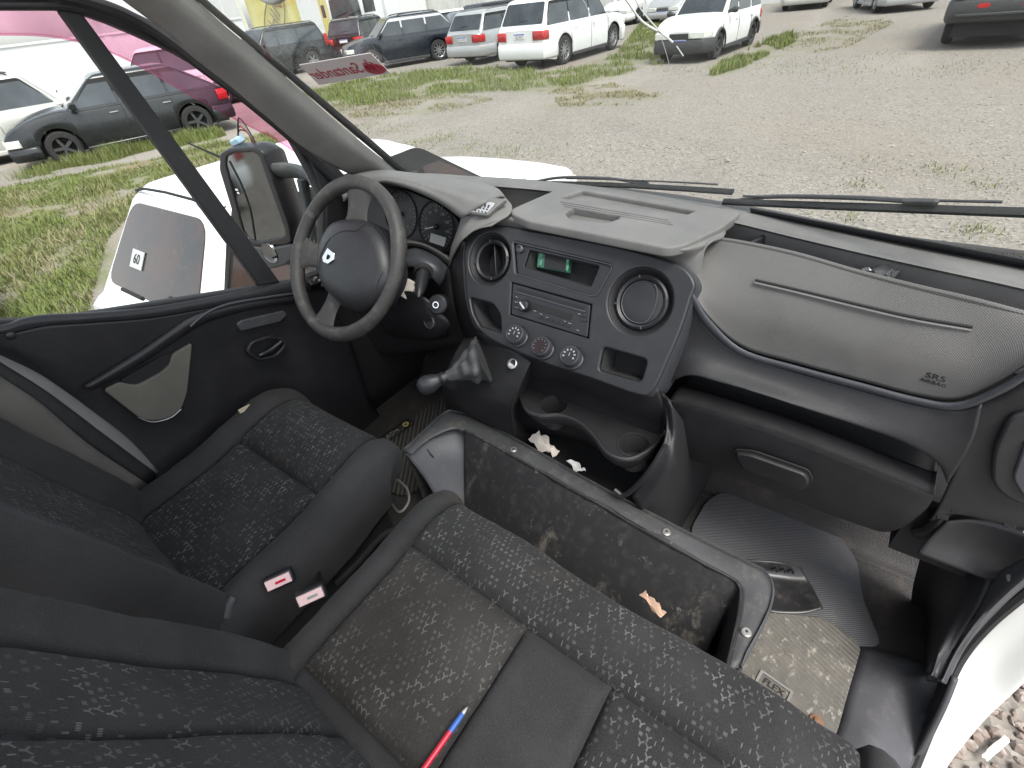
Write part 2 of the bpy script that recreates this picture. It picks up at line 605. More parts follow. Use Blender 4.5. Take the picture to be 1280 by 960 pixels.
ZON = []
for nm, pp, dens in (('near', [(-60, 245), (0, 235), (60, 225), (120, 212), (190, 200), (262, 182), (335, 168), (350, 178), (250, 225), (170, 262), (135, 300), (110, 400), (-60, 420)], 1.0),
                     ('row', [(380, 118), (425, 104), (470, 96), (560, 86), (640, 86), (705, 90), (770, 70), (800, 88), (700, 112), (560, 118), (460, 132), (410, 132)], 1.0),
                     ('gap', [(768, 72), (800, 30), (845, 26), (828, 84)], .7), ('strip', [(880, 88), (940, 60), (985, 44), (1000, 50), (930, 84), (890, 96)], .9),
                     ('patch', [(680, 112), (760, 104), (830, 118), (790, 132), (700, 134)], .35), ('edge', [(410, 132), (560, 118), (620, 124), (560, 140), (440, 148)], .35), ('right', [(960, 52), (1060, 20), (1120, 28), (1060, 60), (990, 70)], .25),
                     ('backdrop', [(560, 30), (760, 22), (780, 32), (640, 60), (560, 60)], .5)):
    g_ = [gnd(*p) for p in pp]
    ZON.append((nm, [(p.x, p.y) for p in g_], dens))


def axis(a, b, c, d, fine, coarse):
    out = []; x = a
    while x < d:
        out.append(x); x += fine if b <= x < c else coarse
    out.append(d); return out


gx = [-600, -300, -150, -80] + axis(-50, -20, 6, 40, .45, 2.5) + [80, 200, 500]
gy = [-300, -100, -40] + axis(-15, -3, 24, 45, .45, 2.5) + [80, 200, 500, 900]
vs = [(x, y, gz(x, y)) for x in gx for y in gy]
ny = len(gy)
fs = [(i * ny + j, (i + 1) * ny + j, (i + 1) * ny + j + 1, i * ny + j + 1) for i in range(len(gx) - 1) for j in range(ny - 1)]
q = Mat('gravel_ground', (.245, .222, .193), .95, spec=.2)
st = q.voro(42, out='Color')
sep = q.nt.nodes.new('ShaderNodeSeparateColor'); q.nt.links.new(st.so, sep.inputs[0])
q.mix(q.ramp(X(q.nt, sep.outputs[0]), .35, 1.0), (.37, .345, .31), .8)
q.mix(q.ramp(X(q.nt, sep.outputs[1]), .65, 1.0), (.10, .095, .09), .8)
q.mix(q.ramp(q.voro(13, out='Distance'), .05, .45), (.20, .182, .158), .40)
q.mix(q.ramp(q.noise(.22, 5), .45, .7), (.24, .20, .16), .55)
q.mix(q.ramp(q.noise(.5, 4, .6, stretch=(1, .25, 1)), .52, .66), (.31, .28, .245), .5)
q.mix(q.ramp(q.noise(2.0, 6, .7), .52, .75), (.20, .18, .152), .5)
at_ = q.nt.nodes.new('ShaderNodeAttribute'); at_.attribute_name = 'growth'
gm = X(q.nt, at_.outputs['Fac']) * q.ramp(q.noise(1.3, 6, .7), .36, .58)
q.mix(gm, (.150, .165, .075), .8)
q.mix(X(q.nt, at_.outputs['Fac']) * q.ramp(q.noise(.8, 5, .7), .55, .7), (.20, .145, .095), .8)
q.bump(q.voro(42), .6, .012)
q.bump(q.noise(5, 4), .4, .05)
ground = mesh('ground', vs, fs, q.m, None, smooth=180)
tag(ground, None, None, kind='structure')
ca = ground.data.attributes.new('growth', 'FLOAT', 'POINT')
for i, v in enumerate(vs):
    if -35 < v[0] < 10 and -5 < v[1] < 40:
        for nm, pl, dn in ZON:
            if in_poly((v[0] + .5 * noise.noise(V((v[0], v[1], 0))), v[1] + .5 * noise.noise(V((v[0], v[1], 5)))), pl): ca.data[i].value = max(ca.data[i].value, min(1, dn + .1))

# ---- grass blades
random.seed(11)


def grass(name, label, pts, hmin, hmax, m, lean=.5, width=.007):
    vs = []; fs = []
    for x, y, sc_h in pts:
        h_ = random.uniform(hmin, hmax) * sc_h
        a = random.uniform(0, 6.283); l_ = random.uniform(.1, lean) * h_
        dx_, dy_ = math.cos(a) * l_, math.sin(a) * l_
        wx, wy = -math.sin(a) * width, math.cos(a) * width
        z0 = gz(x, y) - .01
        b = len(vs)
        vs += [(x - wx, y - wy, z0), (x + wx, y + wy, z0), (x + dx_ * .35 + wx * .8, y + dy_ * .35 + wy * .8, z0 + h_ * .6), (x + dx_ * .35 - wx * .8, y + dy_ * .35 - wy * .8, z0 + h_ * .6), (x + dx_, y + dy_, z0 + h_)]
        fs += [(b, b + 1, b + 2, b + 3), (b + 3, b + 2, b + 4)]
    o = mesh(name, vs, fs, m, None, smooth=0)
    tag(o, label, 'grass', kind='stuff')
    return o


def grassm(name, c1, c2):
    q = Mat(name, c1, .7, spec=.2)
    q.mix(q.ramp(q.noise(2.4, 5, .7), .42, .66), c2)
    q.mix(q.ramp(q.noise(90, 2), .4, .8), tuple(c * 1.5 for c in c1), .6)
    q.b.inputs['Subsurface Weight'].default_value = 0
    return q.m


def sample(poly, n, clump=2.2, cut=-.05):
    xs_ = [p[0] for p in poly]; ys_ = [p[1] for p in poly]
    out = []; tries = 0
    while len(out) < n and tries < n * 30:
        tries += 1
        x, y = random.uniform(min(xs_), max(xs_)), random.uniform(min(ys_), max(ys_))
        if not in_poly((x, y), poly): continue
        v = noise.noise(V((x * clump, y * clump, 3.3))) + .5 * noise.noise(V((x * clump * 3, y * clump * 3, 1.3)))
        if v < cut: continue
        out.append((x, y, .6 + min(.8, v + .3)))
    return out


Zd = {z[0]: z[1] for z in ZON}
MG = grassm('grass_green', (.140, .178, .050), (.190, .185, .080))
MGd = grassm('grass_dry', (.24, .215, .125), (.19, .18, .09))
near = Zd['near']
# the part of the left patch close to the van is sampled finer
grass('near_grass', 'green grass between the white compact and the charcoal hatchback', [p for p in sample(near, 34000, 1.4, -.40) if p[0] > -14.5], .03, .12, MG, .9, .005)
grass('dry_grass', 'dry brownish grass in the left foreground', sample(near, 6000, 1.1, -.1), .04, .12, MGd, 1.0, .006)
ln = []
for i in range(7000):
    t = random.random() ** .9
    a, b = gnd(30, 222), gnd(285, 168)
    p = a.lerp(b, t) + V((random.gauss(0, .16), random.gauss(0, .14), 0))
    v = noise.noise(V((p.x * 1.6, p.y * 1.6, 9)))
    if v > -.15: ln.append((p.x, p.y, .7 + v))
grass('tall_grass', 'tall grass stems along the side of the charcoal hatchback', ln, .10, .34, MG, .6, .005)
rowp = sample(Zd['row'], 13000, 1.2, -.22)
grass('row_grass', 'strip of green grass along the row of parked cars', rowp, .05, .17, MG, .7, .008)
grass('strip_grass', 'grass strip beside the small white hatchback', sample(Zd['strip'], 3500, 1.4, -.1) + sample(Zd['gap'], 5000, 1.0, -.1) + sample(Zd['backdrop'], 4000, .8, -.1), .05, .18, MG, .6, .009)
grass('patch_grass', 'thin dry grass patches in the gravel', sample(Zd['patch'], 2200, 1.5, -.10) + sample(Zd['edge'], 3000, 1.5, -.15) + sample(Zd['right'], 2600, 1.2, -.1), .02, .07, MGd, 1.0, .008)
tf = []
for px, py, n_, s_ in ((490, 163, 260, .30), (512, 180, 160, .20), (540, 178, 340, .34), (585, 184, 150, .18), (618, 190, 260, .30), (655, 194, 120, .25), (560, 168, 120, .25), (470, 150, 200, .4), (455, 160, 150, .3), (690, 188, 80, .2), (820, 232, 60, .10), (1012, 76, 160, .5), (955, 78, 120, .4), (975, 84, 90, .3), (1025, 80, 140, .5), (985, 92, 80, .3), (1062, 88, 120, .3), (1075, 232, 60, .10), (1175, 213, 90, .14), (1088, 206, 60, .2), (1060, 272, 60, .12), (1150, 262, 50, .12), (1215, 82, 160, .5), (1195, 88, 120, .4), (1225, 288, 90, .10), (1235, 232, 60, .12), (880, 70, 50, .2), (845, 86, 120, .3), (860, 90, 70, .2), (1110, 68, 90, .3), (640, 165, 60, .2), (600, 210, 60, .12)):
    c = gnd(px, py)
    for i in range(n_): tf.append((c.x + random.gauss(0, s_), c.y + random.gauss(0, s_), random.uniform(.6, 1.2)))
grass('grass_tufts', 'small grass tufts scattered over the gravel', tf, .015, .065, MG, 1.0, .005)
# ---- loose pebbles beside the passenger doorway
q = Mat('pebbles', (.30, .265, .23), .9)
q.mix(q.ramp(q.voro(16, out='Distance'), .1, .6), (.19, .145, .12), .8)
q.mix(q.ramp(q.noise(22, 3), .5, .7), (.46, .42, .38), .9)
q.bump(q.noise(120, 3), .4, .003)
random.seed(5)
bmx = bmesh.new(); bmesh.ops.create_icosphere(bmx, subdivisions=1, radius=1)
iv = [v.co.copy() for v in bmx.verts]; if_ = [tuple(v.index for v in f.verts) for f in bmx.faces]; bmx.free()
vs = []; fs = []
for i in range(3600):
    x, y = random.uniform(1.0, 2.6), random.uniform(.5, 3.2)
    r_ = random.uniform(.009, .026); rot = Matrix.Rotation(random.uniform(0, 6.28), 3, V((random.random(), random.random(), random.random())).normalized())
    sx, sy, sz = random.uniform(.7, 1.3), random.uniform(.7, 1.2), random.uniform(.5, .8)
    b = len(vs); c = V((x, y, GZ + r_ * .35))
    for k in iv:
        p = rot @ V((k.x * sx, k.y * sy, k.z * sz)); vs.append(c + p * r_ * (1 + .25 * noise.noise(p * 2 + c * 9)))
    fs += [tuple(j + b for j in f) for f in if_]
tag(mesh('gravel', vs, fs, q.m, None, smooth=0), 'loose reddish beige pebbles on the ground by the passenger doorway', 'gravel', kind='stuff')
# ---- coarser stones over the nearer lot
random.seed(8)
vs = []; fs = []
for i in range(14000):
    y = 2.2 + 13 * random.random() ** 1.7
    x = random.uniform(-3.5 - y * .55, 2.0 + y * .35)
    r_ = random.uniform(.006, .018) * (1.5 if random.random() < .05 else 1)
    rot = Matrix.Rotation(random.uniform(0, 6.28), 3, 'Z')
    sx, sy, sz = random.uniform(.7, 1.3), random.uniform(.7, 1.2), random.uniform(.4, .7)
    b = len(vs); c = V((x, y, gz(x, y) + r_ * .2))
    for k in iv:
        p = rot @ V((k.x * sx, k.y * sy, k.z * sz)); vs.append(c + p * r_ * (1 + .25 * noise.noise(p * 2 + c * 9)))
    fs += [tuple(j + b for j in f) for f in if_]
q = Mat('lot_stones', (.33, .30, .265), .95)
q.mix(q.ramp(q.noise(9, 3), .4, .7), (.17, .155, .14), .9)
q.mix(q.ramp(q.noise(15, 3), .6, .7), (.46, .44, .40), .9)
tag(mesh('scattered_stones', vs, fs, q.m, None, smooth=0), 'small loose stones scattered over the gravel lot', 'stones', kind='stuff')
# ---- walls round the lot
def wallm(name, rgb, stain, st_amt=.6, sc_=.5):
    q = Mat(name, rgb, .9, spec=.2)
    q.mix(q.ramp(q.noise(sc_, 6, .7, stretch=(1, 1, .25)), .45, .72), stain, st_amt)
    q.mix(q.ramp(q.noise(sc_ * 6, 5, .7), .58, .8), stain, .4)
    q.bump(q.noise(20, 4), .3, .01)
    return q.m


def wall(name, label, a, b, h_, th, m, cop=None):
    a, b = V((a[0], a[1], GZ)), V((b[0], b[1], GZ))
    t = thing(name, label, 'wall', (a + b) / 2)
    d = (b - a); L_ = d.length
    T = FR((a + b) / 2 + V((0, 0, h_ / 2)), d, V((0, 0, 1)).cross(d))
    MB().box(T, (L_, th, h_)).build('wall_face', m, t)
    MB().box(FR((a + b) / 2 + V((0, 0, h_ + .04)), d, V((0, 0, 1)).cross(d)), (L_, th + .08, .08)).build('coping', cop or m, t)
    n_ = max(2, int(L_ / 4))
    for k in range(n_):
        p = a + d * ((k + .5) / n_)
        MB().box(FR(p + V((0, 0, h_ / 2 - .02)), d, V((0, 0, 1)).cross(d)), (.25, th + .10, h_ - .04)).build('wall_pier', m, t)
    return t


WW = wallm('white_wall', (.66, .67, .66), (.45, .46, .44))
WY = wallm('yellow_wall', (.52, .47, .14), (.62, .60, .42), .8, .8)
wall('white_wall', 'long low white boundary wall behind the cars on the left', (-27.5, -20), (-27.5, 16.5), 2.22, .2, WW)
wall('stained_wall', 'pale stained boundary wall behind the row of parked cars', (-31.0, 27.5), (-9.0, 34.5), 3.2, .2, wallm('stained_wall', (.58, .58, .55), (.24, .235, .21), .8, .6))
wall('far_wall', 'pale far wall at the top edge, right of the small white hatchback', (-9.0, 34.5), (40, 36), 1.7, .2, WW)
yw = wall('yellow_wall', 'weathered yellow wall with hand painted letters beyond the dark vehicles', (-43.0, 26.6), (-31.2, 26.6), 6.0, .3, WY)
for x0, x1 in ((-36.6, -34.4),):
    MB().box(((x0 + x1) / 2, 26.40, GZ + 3), (x1 - x0, .12, 6)).build('white_panel', WW, yw)
c = at(343, 25, y=26.28)
TM = FR(c, (1, 0, .85), (-.85, 0, 1))
text('painted_letters', 'S.HIN', 1.35, TM, Mat('brown_print', (.20, .17, .09), .8).m, yw, ext=.01)
MB().tube([TM @ V((2.2 * math.cos(a), .95 * math.sin(a), 0)) for a in [R(12 * k) for k in range(30)]], .05, 5, loop=True).build('painted_ring', Mat('brown_ring', (.24, .21, .10), .8).m, yw)
wb_ = wall('white_building_wall', 'tall white building wall left of the yellow wall', (-75, 26.0), (-43.2, 26.0), 7.0, .3, WW)
# ------------------------------------------------------------------ van shell
van = thing('van_cab', 'white van cab shell with bare dusty floor, grey pillar trim and open passenger doorway', 'van', (0, .4, GZ))


def slab(name, pts, th, m, parent, bevel=.004, smooth=40):
    """flat piece with a given outline, thickened downwards"""
    P = [V(p) for p in pts]
    mb = MB().loft([[p - V((0, 0, th)) for p in P], P])
    return normals_out(mb.build(name, m, parent, bevel=bevel, smooth=smooth))


slab('floor', [(-.93, -.6, 0), (.74, -.6, 0), (.76, .60, 0), (.79, .80, 0), (.95, .835, 0), (.95, 1.16, 0), (-.93, 1.16, 0)], .03, M['toe'], van)
# toe board and firewall
xs = (-.93, -.4, .10, .5, .80, .95)
patch('toe_board', [[V((x, 1.06, .002)) for x in xs], [V((x, 1.11, .02)) for x in xs], [V((x, 1.20, .18)) for x in xs], [V((x, 1.27, .45)) for x in xs], [V((x, 1.29, .75)) for x in xs]], 24, 24, M['toe'], van, th=.02)
# cowl outside the glass
xs = [-.95 + .1 * i for i in range(20)]
WSY = [(-1.0, 1.06), (-.64, 1.15), (-.37, 1.176), (-.2, 1.188), (.02, 1.182), (.27, 1.145), (.4, 1.110), (.53, 1.078), (.73, 1.036), (1.0, .96)]
def ws_y(x):
    for (a, b), (c, d) in zip(WSY, WSY[1:]):
        if x <= c: return b + (d - b) * (x - a) / (c - a)
    return WSY[-1][1]
def ws_base(x): return V((x, ws_y(x), .826))
RAKE = V((0, -.72, .70)).normalized()
patch('cowl', [[ws_base(x) + V((0, .012, -.012)) for x in xs], [ws_base(x) + V((0, .10, -.03)) for x in xs], [ws_base(x) + V((0, .30, -.10)) for x in xs]], 30, 6, M['rubber'], van, th=.01)
patch('bonnet', [[ws_base(x) + V((0, .12, -.05)) for x in xs], [ws_base(x) + V((0, .35, -.14)) for x in xs], [ws_base(x) + V((0, .62, -.36)) for x in xs], [ws_base(x) + V((0, .72, -.75)) for x in xs], [ws_base(x) + V((0, .74, -1.2)) for x in xs]], 30, 24, M['paint'], van, th=.01)
# windscreen
def ws_pt(x, t): return ws_base(x) + RAKE * t + V((0, -.05 * (t ** 2), 0))
xg = [-.78 + .075 * i for i in range(22)]
glass = patch('windscreen', [[ws_pt(x * (1 - .08 * t), t) for x in xg] for t in (0, .35, .7, 1.05)], 34, 18, M['windshield'], van, th=.005)
# black border of the windscreen, driver's side pillar
e = [(515, 219), (470, 180), (430, 146), (380, 104), (330, 62), (290, 29), (252, -4), (200, -50)]
e2 = [(505, 221), (460, 183), (420, 149), (370, 106), (321, 64), (281, 31), (243, -2), (190, -50)]
xe = [-.715, -.712, -.708, -.704, -.70, -.697, -.694, -.69]
patch('glass_border', [[ax(*p, x) for p, x in zip(e, xe)], [ax(*p, x - .010) for p, x in zip(e2, xe)]], 30, 3, M['rubber'], van, th=.006)
# A pillar trim
i1 = [(508, 222), (462, 186), (421, 152), (372, 109), (323, 67), (283, 34), (246, 1), (190, -46)]
i2 = [(494, 224), (447, 192), (404, 160), (356, 120), (308, 79), (268, 47), (232, 16), (176, -30)]
i3 = [(480, 226), (432, 200), (388, 172), (342, 134), (296, 95), (256, 64), (221, 33), (160, -14)]
i4 = [(474, 232), (420, 210), (376, 182), (332, 145), (288, 108), (248, 77), (213, 45), (150, -2)]
patch('pillar_trim', [[ax(*p, x - .012) for p, x in zip(i1, xe)], [ax(*p, x - .020) for p, x in zip(i2, xe)], [ax(*p, x - .055) for p, x in zip(i3, xe)], [ax(*p, x - .105) for p, x in zip(i4, xe)]], 40, 14, M['pillar'], van, th=.006)
# roof edge trim over the door, joined to the pillar with a seam
h1 = [(218, 24), (160, -22), (100, -60), (0, -85)]
h2 = [(216, 38), (196, 24), (140, -8), (70, -28), (-60, -40)]
patch('roof_edge_trim', [[ax(262, -6, -.69), ax(180, -70, -.69), ax(60, -120, -.69)], [ax(224, 24, -.744), ax(160, -30, -.745), ax(30, -75, -.745)], [ax(213, 42, -.80), ax(140, -6, -.80), ax(0, -30, -.80)]], 20, 12, M['header'], van, th=.01)
# body seal along the door opening
sp = [(432, 240), (392, 198), (352, 162), (300, 119), (250, 82), (212, 52), (172, 26), (130, 8), (60, -9), (-40, -16)]
MB().tube(catmull([ax(*p, -.83) for p in sp], 40), .012, 8).build('door_seal', M['rubber'], van)
# B pillar behind the driver
bp0 = [(-60, 395), (0, 436), (70, 478), (140, 530), (205, 583)]
bp1 = [(-60, 412), (0, 452), (60, 490), (128, 541), (196, 592)]
bp2 = [(-60, 425), (0, 470), (52, 505), (112, 556), (186, 606)]
patch('pillar_seal', [[ax(*p, -.85) for p in bp0], [ax(*p, -.83) for p in bp1]], 24, 4, M['pillar'], van, th=.012)
patch('pillar_rubber', [[ax(*p, -.83) for p in bp1], [ax(*p, -.82) for p in bp2]], 24, 4, M['rubber'], van, th=.02)
bp3 = [(-60, 470), (0, 520), (40, 545), (80, 590), (150, 650)]
patch('pillar_panel', [[ax(*p, -.82) for p in bp2], [ax(*p, -.80) for p in bp3], [ax(p[0] - 30, p[1] + 90, -.82) for p in bp3]], 20, 10, M['header'], van, th=.02)
# passenger door opening: sill, seal, painted flank
patch('sill_plate', [[az(1078, 806, .004), az(1062, 860, .004), az(1046, 915, .004), az(1010, 990, .004)], [az(1128, 820, .012), az(1110, 875, .012), az(1092, 930, .012), az(1062, 1000, .012)], [az(1182, 838, .006), az(1166, 878, .0), az(1142, 925, -.012), az(1112, 1000, -.02)], [ax(1190, 845, .892), ax(1176, 880, .892), ax(1150, 935, .892), ax(1122, 1000, .892)]], 20, 12, M['sill'], van, th=.01)
sl0 = [(1330, 700), (1280, 741), (1243, 772), (1215, 802), (1196, 830), (1180, 865), (1162, 910), (1142, 960), (1122, 1010)]
MB().tube(catmull([ax(*p, .905) for p in sl0], 40), .010, 8).build('door_seal', M['rubber'], van)
f1 = [(1335, 704), (1285, 745), (1248, 776), (1220, 806), (1201, 834), (1185, 869), (1167, 913), (1147, 962), (1127, 1012)]
f2 = [(1350, 740), (1300, 775), (1262, 810), (1233, 842), (1213, 870), (1197, 900), (1177, 940), (1157, 985), (1137, 1030)]
f3 = [(1370, 775), (1315, 820), (1272, 860), (1240, 890), (1218, 915), (1202, 935), (1182, 962), (1165, 1000), (1147, 1045)]
f4 = [(1370, 810), (1318, 850), (1280, 880), (1246, 908), (1224, 927), (1207, 943), (1186, 968), (1170, 1004), (1152, 1048)]
patch('body_flank', [[ax(*p, .915) for p in f1], [ax(*p, .955) for p in f2], [ax(*p, 1.0) for p in f3], [ax(*p, 1.0) - V((0, 0, .25)) for p in f3]], 40, 24, M['paint'], van, th=.01)
# kick panel and wheel arch cover at the passenger's feet
k0 = [(1152, 690), (1140, 740), (1138, 790), (1142, 835)]
k1 = [(1172, 690), (1160, 740), (1152, 790), (1150, 838)]
k2 = [(1215, 700), (1195, 745), (1172, 795), (1160, 842)]
k3 = [(1240, 715), (1222, 755), (1196, 800), (1172, 848)]
patch('kick_panel', [[ay(*p, 1.0) for p in k0], [ay(*p, .98) for p in k1], [ax(*p, .85) for p in k2], [ax(*p, .865) for p in k3]], 20, 20, M['door_dark'], van, th=.01)
k4 = [(1300, 705), (1256, 742), (1222, 778), (1196, 815), (1178, 852)]
k5 = [(1306, 715), (1268, 745), (1232, 780), (1206, 812), (1186, 852)]
k3b = [(1292, 690), (1240, 722), (1208, 770), (1186, 812), (1170, 850)]
patch('arch_trim', [[ax(*p, .87) for p in k3b], [ax(*p, .872) for p in k4], [ax(*p, .898) for p in k5]], 24, 10, M['sill'], van, th=.01)
# roof skin, out of the picture
slab('roof', [(-.80, -.60, 1.92), (.80, -.60, 1.92), (.72, .30, 1.90), (-.72, .30, 1.90)], .03, M['header'], van)


# driver's side wall below the door and at the pedals
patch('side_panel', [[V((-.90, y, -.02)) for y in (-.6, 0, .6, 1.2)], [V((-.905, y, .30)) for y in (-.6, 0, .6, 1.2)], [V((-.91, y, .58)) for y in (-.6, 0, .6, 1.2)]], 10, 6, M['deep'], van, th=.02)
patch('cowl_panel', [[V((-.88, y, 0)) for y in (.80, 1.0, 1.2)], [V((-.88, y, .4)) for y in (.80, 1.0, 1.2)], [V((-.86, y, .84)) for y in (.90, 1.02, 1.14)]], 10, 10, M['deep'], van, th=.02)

xb = [.30 + .05 * i for i in range(14)]
patch('lower_glass_border', [[ws_pt(x, .002) + V((0, -.006, -.002)) for x in xb], [ws_pt(x, .028 + .012 * min(1, (x - .3) / .3)) + V((0, -.006, -.002)) for x in xb]], 30, 3, M['rubber'], van, th=.002)
# ------------------------------------------------------------------ dashboard
dash = thing('dashboard', 'wide grey plastic dashboard with black centre console, round vents and glovebox', 'dashboard', (0, .95, .45))
FN = V((0, -.839, .545)).normalized()
FO = V((0, .82, .69))
FM = FR(FO, (1, 0, 0), (0, .545, .839))
FI = FM.inverted()


def fp(px, py, off=0.0):
    p = FI @ at(px, py, n=FN, d=FN.dot(FO) + off)
    return V((p.x, p.y))


def f3(px, py, off=0.0): return at(px, py, n=FN, d=FN.dot(FO) + off)


def pocket(name, loop, Mx, depth, taper, m, parent, z0=0.0, floor=None):
    """recess behind a hole: walls that narrow to a floor"""
    c = sum(loop, V((0, 0))) / len(loop)
    r0 = [Mx @ V((p.x, p.y, z0)) for p in loop]
    r1 = [Mx @ V((c.x + (p.x - c.x) * taper, c.y + (p.y - c.y) * taper, z0 - depth)) for p in loop]
    n = len(loop)
    vs = r0 + r1
    fs = [(i, (i + 1) % n, n + (i + 1) % n, n + i) for i in range(n)] + [tuple(n + i for i in range(n))]
    o = mesh(name, vs, fs, m, parent, smooth=30, solid=.002, soff=1)
    return o


# ---- block added behind everything to keep light from leaking through gaps
MB().box((0, 1.08, .52), (1.70, .14, .40)).build('dash_light_block', M['deep'], dash)
# ---- strip under the windscreen
xs = [-.86, -.64, -.5, -.37, -.2, 0, .15, .28, .4, .53, .62, .72, .88]
def strip_r(x):
    y = ws_y(x) - .08 - .01 * max(0, x)
    return V((x, y, .834))
patch('windscreen_strip', [[ws_base(x) + V((0, -.004, .004)) for x in xs], [ws_base(x) + V((0, -.04, .010)) for x in xs], [strip_r(x) for x in xs], [strip_r(x) + V((0, .004, -.012)) for x in xs], [strip_r(x) + V((0, .01, -.11)) for x in xs]], 60, 20, M['dash_lit'], dash, th=.004)
# ---- tray floor behind the airbag panel, and its divider
xs = [-.36, -.1, .28, .4, .53, .62, .72, .86]
patch('tray', [[strip_r(x) + V((0, .012, -.10)) for x in xs], [strip_r(x) + V((0, -.03, -.115)) for x in xs]], 20, 4, M['deep'], dash)
MB().box(FR((.345, 1.035, .79), (.3, 1, 0), (0, 0, 1)), (.09, .06, .008)).build('tray_divider', M['dash_shaded'], dash, bevel=.002)
# ---- instrument hood
h1 = [(430, 252), (448, 238), (470, 231), (483, 229), (508, 235), (531, 244), (554, 256), (577, 273)]
h1b = [(428, 246), (448, 231), (470, 225), (485, 223.5), (511, 229), (537, 238), (562, 250), (588, 266)]
h2 = [(425, 238), (446, 224), (470, 219.5), (491, 218.5), (518, 223), (548, 231), (580, 237), (612, 250)]
h3 = [(425, 226), (446, 216), (480, 212), (505, 215), (540, 219), (580, 224), (616, 232), (631, 246)]
hood = patch('instrument_hood', [[ay(*p, .90) for p in h1], [ay(*p, .872) for p in h1], [ay(*p, .872) for p in h1b], [ay(*p, .905) for p in h2], [az(*p, .848) for p in h3], [az(*p, .848) + V((.0, .03, -.05)) for p in h3]], 44, 30, M['dash_lit'], dash, th=.005)
# flank between the hood, the switches and the fascia
patch('hood_flank', [[ay(577, 273, .872), ay(588, 268, .885), ay(604, 258, .90), ay(620, 252, .93), ay(632, 247, .955)],
                     [ay(570, 292, .880), ay(584, 278, .875), ay(602, 268, .89), ay(620, 262, .905), ay(640, 258, .93)],
                     [ay(563, 312, .890), ay(573, 297, .865), ay(590, 284, .868), ay(612, 277, .878), ay(634, 270, .90)],
                     [ay(560, 335, .900), ay(566, 318, .865), ay(576, 300, .852), ay(592, 288, .862), ay(614, 282, .875)]], 24, 24, M['dash_lit'], dash)
# ---- instrument cluster
cl_o = ay(540, 285, .955)
CM = FR(cl_o, (1, 0, 0), (0, .30, .954))
CI = CM.inverted()
CN = CM.col[2].to_3d()
def cp(px, py):
    p = CI @ at(px, py, n=CN, d=CN.dot(cl_o)); return V((p.x, p.y))
cl = plate('instrument_cluster', [rounded([cp(*p) for p in ((440, 262), (470, 232), (508, 236), (545, 252), (572, 272), (576, 284), (562, 316), (545, 312), (500, 298), (440, 300))], .015)], CM, .01, M['black'], dash)
bez = Mat('gauge_face', (.020, .020, .022), .6).m
for (px, py, r_) in ((547, 283, .062), (503, 268, .062)):
    c = cp(px, py)
    mb = MB()
    mb.lathe([(r_, .004), (r_ + .003, .009), (r_ + .006, .004)], CM @ Matrix.Translation((c.x, c.y, 0)), 32, caps=False)
    mb.build('gauge_ring', M['deep'], cl)
    mt = MB()
    for k in range(25):
        a = R(225 - 270 * k / 24)
        L = .010 if k % 2 == 0 else .005
        T = CM @ Matrix.Translation((c.x + (r_ - .008) * math.cos(a), c.y + (r_ - .008) * math.sin(a), .0058)) @ Matrix.Rotation(a, 4, 'Z')
        mt.box(T, (L, .0014, .0006))
    mt.build('gauge_ticks', M['mark'], cl)
    for k in range(0, 9):
        a = R(225 - 270 * k / 8)
        text('gauge_numeral', str(k * 20 if px == 547 else k), .011, CM @ Matrix.Translation((c.x + (r_ - .021) * math.cos(a), c.y + (r_ - .021) * math.sin(a), .0056)), M['mark'], cl)
    a = R(196) if px == 547 else R(215)
    MB().box(CM @ Matrix.Translation((c.x + .018 * math.cos(a), c.y + .018 * math.sin(a), .009)) @ Matrix.Rotation(a, 4, 'Z'), (.046, .0028, .001)).build('needle', M['paper'], cl)
    MB().lathe([(.007, .005), (.007, .011), (.004, .013)], CM @ Matrix.Translation((c.x, c.y, 0)), 16).build('needle_cap', M['black'], cl)
plate('trip_display', [[cp(*p) for p in ((541, 291), (560, 297), (557, 308), (539, 302))]], CM @ Matrix.Translation((0, 0, .0065)), .002, M['lcd'], cl, bev=.0004)
patch('cluster_lower_trim', [[ay(495, 296, .95), ay(525, 302, .95), ay(548, 312, .95), ay(562, 320, .94)], [ay(495, 301, .90), ay(525, 304, .90), ay(546, 313, .90), ay(562, 324, .90)], [ay(495, 306, .905), ay(525, 309, .905), ay(546, 320, .905), ay(560, 332, .91)]], 16, 10, M['dash_lit'], dash)
# lower driver's panel
patch('knee_panel', [[ay(440, 330, .93), ay(500, 318, .93), ay(562, 330, .91)], [ay(440, 400, .90), ay(510, 380, .90), ay(572, 380, .88)], [ay(430, 450, .93), ay(520, 440, .93), ay(590, 430, .88)]], 16, 16, M['deep'], dash)
# ---- switch plate with the small icons
sw_o = ay(606, 264, .895)
sw_n = (ay(587, 270, .875) - ay(622, 268, .892)).cross(ay(606, 254, .93) - ay(606, 268, .89)).normalized()
if sw_n.dot(CP - sw_o) < 0: sw_n = -sw_n
sw_n = V((.10, -.62, .78)).normalized()
SWM = FR(sw_o, V((1, 0, 0)) - sw_n * sw_n.x, sw_n.cross(V((1, 0, 0)) - sw_n * sw_n.x))
SWI = SWM.inverted()
def swp(px, py, off=0):
    p = SWI @ at(px, py, n=sw_n, d=sw_n.dot(sw_o) + off); return V((p.x, p.y))
swo = rounded([swp(*p) for p in ((585, 269), (594, 256), (604, 250), (636, 252), (620, 265), (612, 273))], .008)
sw = plate('switch_plate', [swo], SWM @ Matrix.Translation((0, 0, .006)), .012, M['dash_lit'], dash)
swi = rounded([swp(*p) for p in ((588, 268), (596, 259), (605, 255), (622, 258), (611, 271))], .004)
sp_ = plate('icon_plate', [swi], SWM @ Matrix.Translation((0, 0, .013)), .003, M['silver'], sw, bev=.0006)
mb = MB()
